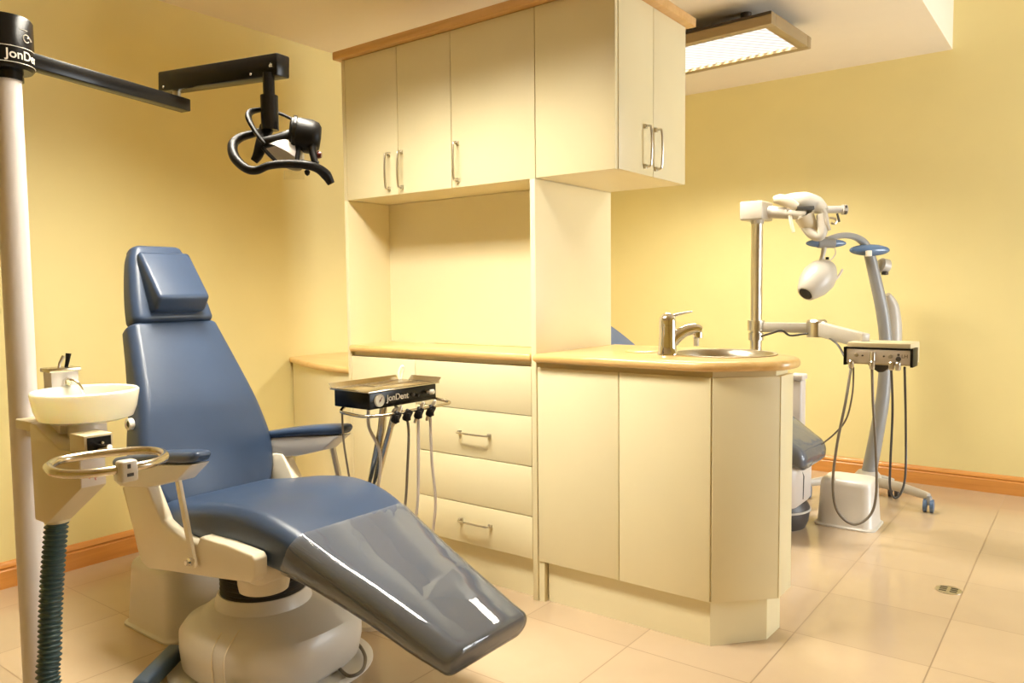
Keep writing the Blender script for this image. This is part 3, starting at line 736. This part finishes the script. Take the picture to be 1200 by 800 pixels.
# corrugated drain hose: ribbed tube to the floor
hp = spline([at(67, 606, 1.83), at(64, 640, 1.83), at(60, 700, 1.83), at(58.5, 760, 1.82), at(61, 810, 1.81), V((-1.83, .80, .06)), V((-1.76, .84, .032)), V((-1.66, .87, .03))], 30)
rr_ = []
LEN = [0]
for i in range(1, len(hp)): LEN.append(LEN[-1]+(hp[i]-hp[i-1]).length)
fine = []; N_ = 420
for k in range(N_):
    s = LEN[-1]*k/(N_-1)
    i = max(j for j in range(len(LEN)) if LEN[j] <= s+1e-9); i = min(i, len(hp)-2)
    f_ = (s-LEN[i])/max(LEN[i+1]-LEN[i], 1e-9); fine.append(hp[i]+(hp[i+1]-hp[i])*f_)
    rr_.append(.0235+.003*math.cos(2*PI*s/.0115))
obj('drain_hose', tube(fine, rr_, 18), M['hose'], t, 'dark teal corrugated hose', 80)
obj('hose_collar', lathe(at(67, 606, 1.83)+V((0, 0, -.010)), [(.0275, 0), (.0275, .03), (.025, .034)], 28), M['beige'], t)

# dark blue covered lever at the chair base
q0 = atz(208, 760, .055); q1 = atz(163, 806, .03)
FL = thing('foot_lever', 'dark blue sleeved lever on the floor by the chair base, left of its white housing', 'lever', (q1.x, q1.y, 0))
d = (q0-q1).normalized(); w = V((d.y, -d.x, 0)).normalized(); u = w.cross(d); u = -u if u.z < 0 else u
obj('sleeve', obox((q0+q1)/2-Z*.004, d, w, u, (q0-q1).length/2, .026, .024, .012, 3), M['darkblue'], FL)
obj('strip', obox((q0*.6+q1*.4)+u*.008-w*.0+V((0, -.026, -.012)), d, w, u, .035, .002, .003), M['gauge'], FL, 'pale strip')
obj('floor_foot', tube([V((q1.x, q1.y, 0)), V((q1.x, q1.y, q1.z))], .02, 14), M['rubber'], FL)

# ================================================================== INSTRUMENT TRAY UNIT
TX0, TX1, TY0, TY1, TZ0, TZ1 = -2.040, -1.868, 1.700, 2.018, .776, .832
t = thing('instrument_tray_unit', 'black instrument tray unit with gauge and hanging hoses behind the blue chair', 'dental tray', (-2.0, 1.85, 0))
bxo = obj('control_box', box(TX0, TX1, TY0, TY1, TZ0, TZ1, .004), M['black'], t)
b = bmesh.new()
o1 = fillet([(TX0-.006, TY0-.006), (TX1+.006, TY0-.006), (TX1+.006, TY1+.006), (TX0-.006, TY1+.006)], .012, 3)
rings = []
for ins, z in ((.0, TZ1+.001), (-.012, TZ1+.022), (-.014, TZ1+.022), (-.001, TZ1+.0045), (.02, TZ1+.004)):
    rings.append([V((x, y, z)) for x, y in inset(o1, ins)])
# steel tray: base plus raised far and left rims, open at the front edges
tr = obj('tray', box(TX0-.010, TX1+.008, TY0-.010, TY1+.010, TZ1+.0005, TZ1+.005, .001), M['brass'], t, 'stainless tray top')
b.free()
def lip(p0, p1, outw, h=.017):
    p0, p1, o = V(p0), V(p1), V(outw)
    return loft([[p0, p0+V((0, 0, .0018)), p0+o*.014+V((0, 0, h)), p0+o*.0155+V((0, 0, h-.001))], [p1, p1+V((0, 0, .0018)), p1+o*.014+V((0, 0, h)), p1+o*.0155+V((0, 0, h-.001))]])
z_ = TZ1+.004
obj('rim', lip((TX0-.006, TY0-.004, z_), (TX0-.006, TY1-.01, z_), (-1, 0, 0)), M['brass'], tr)
obj('rim', lip((TX0+.03, TY1+.006, z_), (TX1+.006, TY1+.006, z_), (0, 1, 0)), M['brass'], tr)
obj('rim', lip((TX0-.004, TY0-.006, z_), (TX1-.04, TY0-.006, z_), (0, -1, 0), .006), M['brass'], tr)
obj('rim', lip((TX1+.004, TY0+.03, z_), (TX1+.004, TY1, z_), (1, 0, 0), .006), M['brass'], tr)
bm = box(TX0+.085, TX0+.092, TY0+.1, TY1-.01, z_, z_+.005); box(TX0+.01, TX0+.085, TY0+.1, TY0+.106, z_, z_+.005, bm=bm)
obj('divider', bm, M['brass'], tr)
lc = V((TX0-.005, TY1-.005, TZ1))
obj('corner_loop', tube([lc, lc+V((0, -.004, .030)), lc+V((.004, .006, .052)), lc+V((.006, .016, .050)), lc+V((.002, .014, .030)), lc+V((0, .006, .004))], .0035, 8, smooth=5), M['bowl'], t)
gc = V((TX1, TY0+.042, .804))
gg = obj('pressure_gauge', lathe(gc, [(.021, 0), (.021, .006), (.0185, .008), (.0175, .006), (.001, .006)], 32, axis=X), M['gauge'], bxo, 'round pressure gauge')
bm = obox(gc+V((.0068, .002, .002)), V((0, .6, .8)), V((0, -.8, .6)), X, .010, .0012, .0005); lathe(gc+V((.006, 0, 0)), [(.003, 0), (.003, .002), (.001, .002)], 12, axis=X, bm=bm)
obj('needle', bm, M['ruby'], gg)
tx = text_bm('JonDent', .030, .0006)
xform(tx, Matrix(((0, 0, 1, TX1+.0008), (1, 0, 0, TY0+.128), (0, 1, 0, .806), (0, 0, 0, 1))))
obj('lettering', tx, M['letter'], bxo, 'silver JonDent lettering')
for yy, zz, r in ((TY0+.200, .806, .007), (TY0+.222, .800, .005)):
    obj('knob', lathe(V((TX1, yy, zz)), [(r, 0), (r, .004), (r*.7, .007), (.001, .007)], 16, axis=X), M['bellow'], bxo)
obj('valve_knob', lathe(V((TX1, TY0+.272, .806)), [(.005, 0), (.005, .012), (.009, .013), (.009, .026), (.006, .029), (.001, .029)], 18, axis=V((1, .15, .1))), M['white'], bxo, 'white valve knob')
# rail under the box
zr = .758
rp = [(TX0+.03, TY0+.03, TZ0+.004), (TX0+.032, TY0+.0, zr+.004), (TX0+.08, TY0-.008, zr), (TX1-.02, TY0+.0, zr-.004), (TX1+.035, TY0+.055, zr), (TX1+.045, TY0+.10, zr+.002), (TX1+.05, TY1-.03, zr+.004), (TX1+.05, TY1+.012, zr+.006), (TX1+.03, TY1+.022, zr+.010), (TX1-.03, TY1+.0, TZ0+.004)]
obj('holder_rail', tube([V(p) for p in rp], .0055, 10, smooth=6), M['brass'], t, 'bent steel holder rail')
hy = [TY0+.072, TY0+.124, TY0+.178, TY0+.236]
for i, yy in enumerate(hy):
    c_ = V((TX1+.052, yy, zr-.004)); tl = V((.25, .35, .9)).normalized()
    hb = lathe(c_-tl*.026, [(.009, 0), (.0135, .006), (.0135, .034), (.012, .038), (.010, .04)], 14, axis=tl)
    h_ = obj('hose_holder', hb, M['rubber'], t, 'black instrument holder')
    obj('release_tab', obox(c_+V((.014, -.012, -.008)), X, Y, Z, .006, .005, .012, .002), M['rubber'], h_)
    if i != 1: obj('hose_tip', lathe(c_-tl*.03, [(.005, -.012), (.0065, 0), (.008, .02), (.007, .058), (.004, .066)], 12, axis=tl), M['steel'], h_)
def hangtube(p, mat_, lab, r=.0045):
    obj('hose', tube(p, r, 8, smooth=8), mat_, t, lab)
ends = [V((-1.93, 1.86, .30)), V((-1.88, 1.90, .12)), V((-1.78, 1.95, .10)), V((-1.70, 1.99, .08))]
c_ = V((TX1+.048, hy[1], zr-.03)); hangtube([V((TX1-.01, hy[1], TZ0)), c_+V((0, 0, 0)), c_+V((0, -.004, -.15)), c_+V((-.012, -.02, -.33)), c_+V((-.10, -.03, -.50)), V((-2.0, 1.80, .30))], M['cord'], 'dark grey hanging hose')
c_ = V((TX1+.046, hy[2], zr-.03)); hangtube([c_, c_+V((0, -.004, -.15)), c_+V((-.006, -.014, -.33)), c_+V((-.08, -.02, -.52)), V((-1.99, 1.81, .28))], M['lilac'], 'pale hanging hose', .005)
c_ = V((TX1+.046, hy[3], zr-.03)); hangtube([c_, c_+V((0, .004, -.15)), c_+V((.004, .012, -.34)), c_+V((-.06, .0, -.56)), V((-1.97, 1.83, .26))], M['lilac'], 'pale hanging hose', .005)
c_ = V((TX0+.034, TY0+.004, zr)); hangtube([c_, c_+V((.004, .0, -.10)), c_+V((.02, .008, -.23)), c_+V((.03, .02, -.38)), V((-2.0, 1.79, .30))], M['cord'], 'thin grey hanging hose', .0035)
c_ = V((TX1-.07, TY0+.06, TZ0)); hangtube([c_, c_+V((.0, .0, -.07)), c_+V((.03, .02, -.16)), c_+V((.01, .02, -.30)), V((-2.01, 1.80, .32))], M['lilac'], 'pale hose behind the arm', .0055)
# carrying arm: two steel tubes leaning down to a pedestal behind the seat
jt = V((TX1-.03, TY0+.09, TZ0))
arm = tube([jt, V((jt.x-.01, jt.y, .70)), V((-1.975, 1.80, .50)), V((-2.02, 1.815, .28))], [.013, .014, .016, .018], 14)
obj('support_arm', arm, M['brass'], t, 'slanting steel support arm')
obj('support_arm', tube([jt+V((.05, .0, -.02)), V((jt.x+.03, jt.y, .70)), V((-1.955, 1.80, .50)), V((-2.00, 1.815, .28))], [.009, .010, .012, .013], 12), M['brass'], t, 'slanting steel support arm')
obj('arm_joint', lathe(jt+V((.05, -.0, -.05)), [(.012, 0), (.015, .01), (.015, .04), (.010, .05)], 18, axis=V((.3, 0, 1))), M['steel'], t)
obj('pedestal', lathe(V((-2.01, 1.812, 0)), [(.085, 0), (.085, .015), (.05, .03), (.03, .05), (.028, .30), (.02, .305)], 28), M['cream'], t)

# ================================================================== FAR SIDE OF THE ROOM
# second chair
t = thing('dental_chair', 'second blue dental chair showing only past the end of the peninsula', 'dental chair', (-1.6, 3.72, 0))
Y2 = 3.76
s2 = [(-1.95, .585, -1.95, .47, .22), (-1.70, .600, -1.70, .475, .23), (-1.45, .590, -1.45, .46, .23), (-1.25, .53, -1.25, .39, .22), (-1.14, .465, -1.14, .345, .205), (-1.085, .43, -1.085, .33, .19)]
sc = obj('seat_cushion', pad(s2, Y2, .05, .04), M['blue'], t)
obj('plastic_cover', pad(s2[2:], Y2, .055, .045, grow=.007, cap0=False), M['film'], t, 'clear plastic cover')
b2 = front([(-1.93, .63, .46), (-2.02, .76, .47), (-2.12, .855, .44), (-2.26, .96, .38), (-2.42, 1.06, .30)], .10)
obj('backrest', pad(b2, Y2, .035, .02), M['blue'], t)
h2 = front([(-2.445, 1.08, .29), (-2.52, 1.13, .26), (-2.58, 1.17, .20)], .08)
obj('headrest', pad(h2, Y2, .03, .02), M['blue'], t)
obj('under_housing', loft([[V((-1.42+u, 3.72+v, z)) for u, v in rrect(.33+g, .15+g, .06)] for z, g in ((.135, 0), (.15, .008), (.31, .010), (.335, .0))]), M['lilac'], t, 'pale housing with a dark seam')
obj('housing_seam', tube([V((-1.082, 3.70, .16)), V((-1.079, 3.70, .27)), V((-1.083, 3.68, .300)), V((-1.12, 3.569, .305)), V((-1.25, 3.559, .305))], .003, 6), M['bellow'], t)
obj('base_disc', lathe(V((-1.23, 3.775, 0)), [(.135, 0), (.148, .03), (.156, .085), (.154, .10), (.14, .125), (.10, .14)], 48), M['darkbase'], t, 'dark round floor base')
obj('base_trim', lathe(V((-1.23, 3.775, 0)), [(.1555, .082), (.160, .085), (.160, .090), (.1555, .093)], 48, caps=False), M['white'], t)
obj('support_column', lathe(V((-1.62, 3.76, .3)), [(.1, 0), (.1, .19)], 24), M['lilac'], t)

# slim upright column behind
c_ = at(935, 470, 4.05); c_.z = 0
t = thing('slim_cabinet_column', 'slim pale upright column just right of the peninsula, behind the covered blue seat', 'column', c_)
obj('shaft', box(c_.x-.03, c_.x+.03, c_.y-.04, c_.y+.04, .0, .680, .01, 3), M['lilac'], t)
obj('cap', box(c_.x-.036, c_.x+.036, c_.y-.046, c_.y+.046, .680, .712, .008, 3), M['lilac'], t)

# post with headrest-like lamp and delivery unit
pp = at(886, 400, 4.2); pp.z = 0
t = thing('treatment_post', 'chrome post with white overhead lamp and instrument box at the far wall', 'dental unit', pp)
def tp(x, y, dd=4.2): return at(x, y, dd)
ptop = tp(887, 262).z
obj('post', lathe(pp, [(.030, .012), (.030, ptop)], 28), M['steel'], t, 'steel post')
obj('post_foot', lathe(pp, [(.09, 0), (.09, .012), (.03, .02)], 28), M['lilac'], t)
obj('post_sleeve', lathe(V((pp.x, pp.y, ptop-.005)), [(.033, 0), (.040, .03), (.042, .065)], 28), M['shell'], t)
hx = tp(886.5, 248)
obj('top_housing', obox(hx, RT*.86+V((0, 0, 0))-FW*.5 if False else X, Y, Z, .062, .085, .050, .008, 3), M['shell'], t, 'white square housing')
ar = obj('lamp_arm', tube([tp(898, 248, 4.19), tp(925, 250, 4.12), tp(945, 252, 4.08)], [.034, .030, .026], 16), M['shell'], t)
# lamp head (overhead)
def hl(zx, zy, dd=4.08): return at(860+zx/5, 220+zy/5, dd)
obj('rear_grip', tube([hl(235, 70, 4.06), hl(270, 68, 4.04), hl(320, 85, 4.03), hl(370, 112, 4.03)], [.018, .028, .030, .020], 14, smooth=5, flat=.7, hint=UP), M['cream'], t)
lh = obj('lamp_head', tube([hl(245, 75, 4.12), hl(330, 72, 4.10), hl(410, 78), hl(480, 100), hl(535, 135, 4.05)], [.014, .036, .050, .048, .022], 20, smooth=6, flat=.8, hint=UP), M['shell'], t, 'white overhead lamp head')
obj('arm_extension', tube([hl(300, 130, 4.12), hl(430, 130, 4.12), hl(560, 128, 4.12), hl(640, 126, 4.12)], [.026, .022, .020, .020], 14), M['shell'], t)
ek = obj('end_knob', lathe(hl(630, 128, 4.12), [(.020, 0), (.027, .004), (.027, .026), (.020, .030), (.001, .030)], 20, axis=RT), M['shell'], t)
bm = obox(hl(655, 112, 4.10), RT, UP, FW, .004, .007, .012); obox(hl(655, 145, 4.10), RT, UP, FW, .004, .007, .012, bm=bm)
obj('knob_grip', bm, M['bellow'], ek)
obj('lamp_reflector', tube([hl(390, 165), hl(420, 225), hl(455, 270, 4.05), hl(500, 290, 4.02), hl(520, 250, 4.02), hl(510, 160, 4.04)], [.016, .026, .026, .020, .026, .024], 14, smooth=6), M['shell'], lh)
obj('reflector_glass', tube([hl(410, 165), hl(440, 215), hl(480, 240)], [.05, .045, .03], 16, smooth=4), M['cream'], lh)
obj('lamp_underside', obox(hl(415, 120, 4.03), RT, UP, FW, .045, .010, .02, .004), M['bellow'], lh)
obj('grip', tube([hl(330, 165, 4.05), hl(335, 205, 4.03), hl(350, 260, 4.02)], [.010, .010, .008], 10, smooth=4), M['cream'], lh)
obj('grip', tube([hl(520, 120, 4.0), hl(540, 160, 4.0), hl(548, 210, 4.0), hl(560, 250, 4.0)], [.009, .010, .010, .008], 10, smooth=4), M['shell'], lh)
obj('thumb_screw', tube([hl(605, 150, 4.1), hl(612, 175, 4.1), hl(618, 200, 4.1)], .006, 8), M['bellow'], ar)
cc = tube([hl(560, 175, 4.1), hl(590, 180, 4.1), hl(600, 195, 4.1), hl(590, 210, 4.1), hl(570, 205, 4.1)], .006, 8, smooth=4); obj('spring_clip', cc, M['steel'], ar)
# delivery arm on the post
c0 = tp(886, 383)
for y_, h_, r_ in ((381, .055, .045), (394, .04, .040)):
    q = tp(886, y_); obj('post_clamp', lathe(V((pp.x, pp.y, q.z-h_/2)), [(r_, 0), (r_, h_)], 24), M['steel'], t)
e1 = tp(946, 383, 4.05); e1.z = c0.z
obj('delivery_arm', bar(V((pp.x, pp.y, c0.z)), e1, .02, .026, .005), M['shell'], t, 'horizontal white arm')
obj('elbow', lathe(V((tp(957, 384, 4.0).x, tp(957, 384, 4.0).y, e1.z-.045)), [(.05, 0), (.05, .08), (.042, .09)], 24), M['steel'], t)
e2 = V((tp(957, 384, 4.0).x, tp(957, 384, 4.0).y, e1.z)); e3 = V((-.86, 3.89, .905))
obj('delivery_arm', bar(e2, e3, .022, .036, .006), M['shell'], t, 'sloping white arm')
DX0, DX1, DY = -.932, -.640, 3.80
db = obj('instrument_box', box(DX0+.012, DX1-.012, DY-.002, DY+.21, .805, .905, .005), M['beige'], t, 'instrument control box')
obj('front_panel', box(DX0+.012, DX1-.012, DY-.010, DY-.002, .812, .875, .001), M['lilac'], db, 'pale control panel')
for xx in (DX0, DX1-.012): obj('end_cap', box(xx, xx+.012, DY-.016, DY+.10, .800, .884, .002), M['rubber'], db)
obj('panel_edge', box(DX0, DX1, DY-.014, DY-.002, .876, .884, .001), M['rubber'], db)
for u, zz, r, mm in ((.055, .848, .009, 'steel'), (.082, .846, .004, 'bellow'), (.172, .846, .004, 'bellow'), (.2, .846, .009, 'steel'), (.232, .855, .005, 'bellow'), (.232, .836, .011, 'bellow')):
    obj('knob', lathe(V((DX0+u, DY-.010, zz)), [(r, 0), (r, .005), (r*.7, .009), (.001, .009)], 16, axis=V((0, -1, 0))), M[mm], db)
tx = text_bm('LH', .022, .0006); xform(tx, Matrix(((1, 0, 0, DX1-.035), (0, 0, -1, DY-.0105), (0, 1, 0, .848), (0, 0, 0, 1)))); obj('lettering', tx, M['cord'], db)
obj('regulator', lathe(V((DX0+.125, DY-.012, .822)), [(.013, 0), (.013, .036), (.009, .042)], 16), M['steel'], db)
for u in (.035, .125, .205, .232):
    obj('hose_coupler', lathe(V((DX0+u, DY-.018, .785)), [(.009, 0), (.012, .006), (.012, .034), (.008, .038)], 14), M['steel'], db)
obj('under_bracket', prism_y([(DX0+.09, .806), (DX1-.09, .806), (DX1-.13, .77), (DX0+.14, .768)], DY+.03, DY+.09, bev=.003), M['bellow'], db)
def hz(x, y, dd): return at(x, y, dd)
fd = 3.50
obj('hose', tube([V((DX0+.035, DY-.018, .79)), hz(991, 470, fd), hz(981, 520, fd), hz(976, 565, fd), hz(981, 598, fd), hz(1000, 614, fd), hz(1020, 603, fd), hz(1027, 575, fd), hz(1026, 520, fd), hz(1023, 470, fd), V((DX0+.125, DY-.018, .79))], .0062, 8, smooth=8), M['cord'], t, 'long grey hose loop')
obj('hose', tube([V((DX0+.205, DY-.018, .79)), hz(1046, 480, 3.7), hz(1043.5, 540, 3.7), hz(1043, 570, 3.7), hz(1048, 583, 3.7), hz(1056, 577, 3.7), hz(1061, 555, 3.7), hz(1061.5, 500, 3.7), V((DX1-.035, DY-.005, .80))], .0055, 8, smooth=8), M['dcord'], t, 'dark hose loop')
obj('hose', tube([V((DX0+.045, DY-.014, .79)), hz(999, 460, 3.55), hz(992, 490, 3.6), hz(978, 508, 3.7), hz(958, 524, 3.8)], .004, 8, smooth=8), M['cord'], t, 'thin grey hose')
obj('hose', tube([tp(892, 394, 4.12), hz(905, 390, 4.05), hz(916, 387, 4.0), hz(926, 393, 4.0), hz(944, 391, 4.0), hz(962, 391, 3.95), hz(980, 402, 3.8), hz(990, 418, 3.72), V((DX0+.014, DY+.01, .82))], .0055, 8, smooth=6), M['dcord'], t, 'black cable along the arm')

# whitening lamp on castors
cb = atz(1013, 578, 0)
t = thing('whitening_lamp', 'mobile whitening lamp on castors with curved grey column and white head', 'whitening lamp', cb)
DW = 4.33
cz_ = atz(1013, 578, 0)
obj('column', tube([at(1017, 560, DW), at(1026, 515, DW), at(1034, 470, DW), at(1037.5, 430, DW), at(1038, 400, DW), at(1034, 365, DW), at(1026, 328, DW), at(1019, 298, DW)], [.040, .038, .036, .034, .034, .034, .032, .030], 20, smooth=6), M['grey'], t, 'curved grey column')
obj('column_collar', lathe(V((at(1017, 560, DW).x, at(1017, 560, DW).y, .06)), [(.075, 0), (.07, .05), (.05, .075)], 24), M['shell'], t)
obj('arm', tube([at(1020, 297, DW), at(1012, 284, DW), at(1000, 277, 4.28), at(985, 276, 4.22), at(968, 281, 4.15)], [.027, .022, .018, .016, .016], 16, smooth=6), M['grey'], t)
def pod(x, y, d, hw, hh, name, lab):
    c_ = at(x, y, d); ax_ = RT
    prof_ = [(hh*math.sin(PI*k/14)+.0005, -hw*math.cos(PI*k/14)) for k in range(15)]
    return obj(name, lathe(c_, prof_, 24, axis=ax_), M['podblue'], t, lab)
pod(1019, 293, 4.30, .112, .032, 'joint_pod', 'glossy blue joint pod')
pd = pod(968, 285, 4.12, .108, .024, 'joint_pod', 'glossy blue joint pod')
obj('pod_band', lathe(at(968, 285, 4.12)-RT*.045, [(.0235, 0), (.0255, .002), (.0255, .088), (.0235, .09)], 24, axis=RT, caps=False), M['grey'], pd)
obj('pivot_block', obox(at(1018, 297, 4.26), RT, UP, FW, .014, .016, .012, .003), M['gauge'], t)
nk = obj('head_neck', tube([at(966, 290, 4.12), at(964, 300, 4.12), at(962, 308, 4.12)], [.014, .011, .016], 12), M['shell'], t)
hc = at(970, 312, 4.12); hdv = (at(946, 342, 4.05)-hc); hl_ = hdv.length; hdv.normalize()
wh = obj('lamp_head', lathe(hc, [(.012, -.02), (.05, 0), (.078, hl_*.22), (.088, hl_*.45), (.080, hl_*.72), (.060, hl_*.95), (.047, hl_*1.06), (.042, hl_*1.08)], 32, axis=hdv), M['shell'], t, 'white pear shaped lamp head')
obj('lens', lathe(hc+hdv*(hl_*1.081), [(.036, 0), (.034, .002), (.001, .002)], 24, axis=hdv), M['black'], wh, 'dark lens')
obj('head_knob', lathe(at(969.5, 304, 4.04), [(.009, 0), (.009, .012), (.001, .014)], 14, axis=UP), M['black'], wh)
bm = tube([hc+hdv*.03+RT*.084-FW*.02, hc+hdv*.09+RT*.092-FW*.02, hc+hdv*.13+RT*.08-FW*.03], .006, 8, smooth=4); obj('vent', bm, M['lilac'], wh)
obj('head_cable', tube([at(978, 290, 4.12), at(979, 297, 4.12), at(974, 304, 4.11), at(968, 307, 4.1)], .003, 6, smooth=5), M['lilac'], t)
obj('power_housing', tube([at(1040, 345, 4.40), at(1045, 358, 4.42), at(1047, 380, 4.42), at(1047, 405, 4.42), at(1044, 430, 4.42)], [.016, .036, .044, .042, .024], 18, smooth=5), M['shell'], t, 'white rear housing')
obj('rear_knob', lathe(at(1030, 310, 4.36), [(.03, 0), (.042, .01), (.042, .05), (.03, .06), (.001, .062)], 24, axis=(RT*.9-UP*.2+FW*.2)), M['shell'], t)
obj('knob_wheel', lathe(at(1037, 318, 4.34), [(.012, 0), (.018, .006), (.018, .018), (.001, .02)], 16, axis=-UP), M['bellow'], t)
bh = at(1012, 565, DW)
hubc = V((cz_.x, cz_.y, .075))
obj('base_hub', lathe(V((cz_.x, cz_.y, .055)), [(.07, 0), (.085, .015), (.08, .04), (.05, .055)], 28), M['shell'], t)
for fx, fy in ((1088, 600), (1047, 582), (945, 583)):
    w_ = atz(fx, fy, 0); top_ = V((w_.x, w_.y, .082))
    mid = hubc.lerp(top_, .5)+V((0, 0, .012))
    lg = obj('leg', tube([hubc, mid, top_.lerp(hubc, .12)+Z*.004, top_], [.030, .027, .022, .018], 14, smooth=5, flat=.8, hint=(0, 0, 1)), M['shell'], t)
    fd_ = V((w_.x-hubc.x, w_.y-hubc.y, 0)).normalized(); sd = V((fd_.y, -fd_.x, 0))
    sd = (RT*.8-FW*.55); sd.z = 0; sd.normalize()
    bm = bmesh.new()
    for s in (-1, 1): lathe(w_+Z*.035+sd*(s*.016-.011), [(.02, 0), (.034, .003), (.034, .019), (.02, .022)], 20, axis=sd, bm=bm)
    c_ = obj('castor', bm, M['podblue'] if fx != 1047 else M['bellow'], lg, 'twin wheel castor')
    obj('castor_hood', tube([w_+Z*.040, w_+Z*.085], [.022, .014], 14), M['grey'], c_)

# ================================================================== LIGHT
w = bpy.data.worlds.new('daylight'); bpy.context.scene.world = w; w.use_nodes = True
bgd = w.node_tree.nodes['Background']; bgd.inputs[0].default_value = (0.90, 0.95, 1.0, 1); bgd.inputs[1].default_value = 12.0
la = bpy.data.lights.new('window_portal', 'AREA'); la.shape = 'RECTANGLE'; la.size = 1.7; la.size_y = 1.85; la.cycles.is_portal = True
lo = bpy.data.objects.new('window_portal', la); C.objects.link(lo); lo.location = (WR+.09, 4.13, 1.22); lo.rotation_euler = (0, PI/2, 0)

# ================================================================== CAMERA
cam = bpy.data.cameras.new('camera'); co = bpy.data.objects.new('camera', cam); C.objects.link(co)
cam.sensor_width = 36; cam.lens = FPX/1200*36; cam.clip_start = .02
mt = Matrix(((RT.x, UP.x, -FW.x, EYE.x), (RT.y, UP.y, -FW.y, EYE.y), (RT.z, UP.z, -FW.z, EYE.z), (0, 0, 0, 1)))
co.matrix_world = mt
sc_ = bpy.context.scene; sc_.camera = co
sc_.view_settings.view_transform = 'Standard'; sc_.view_settings.look = 'None'; sc_.view_settings.gamma = 1; sc_.view_settings.exposure = 0.45
sc_.view_settings.use_curve_mapping = False
try:
    sc_.cycles.use_denoising = True; sc_.cycles.max_bounces = 10; sc_.cycles.diffuse_bounces = 6; sc_.cycles.transparent_max_bounces = 16
    sc_.cycles.sample_clamp_indirect = 8
except Exception: pass
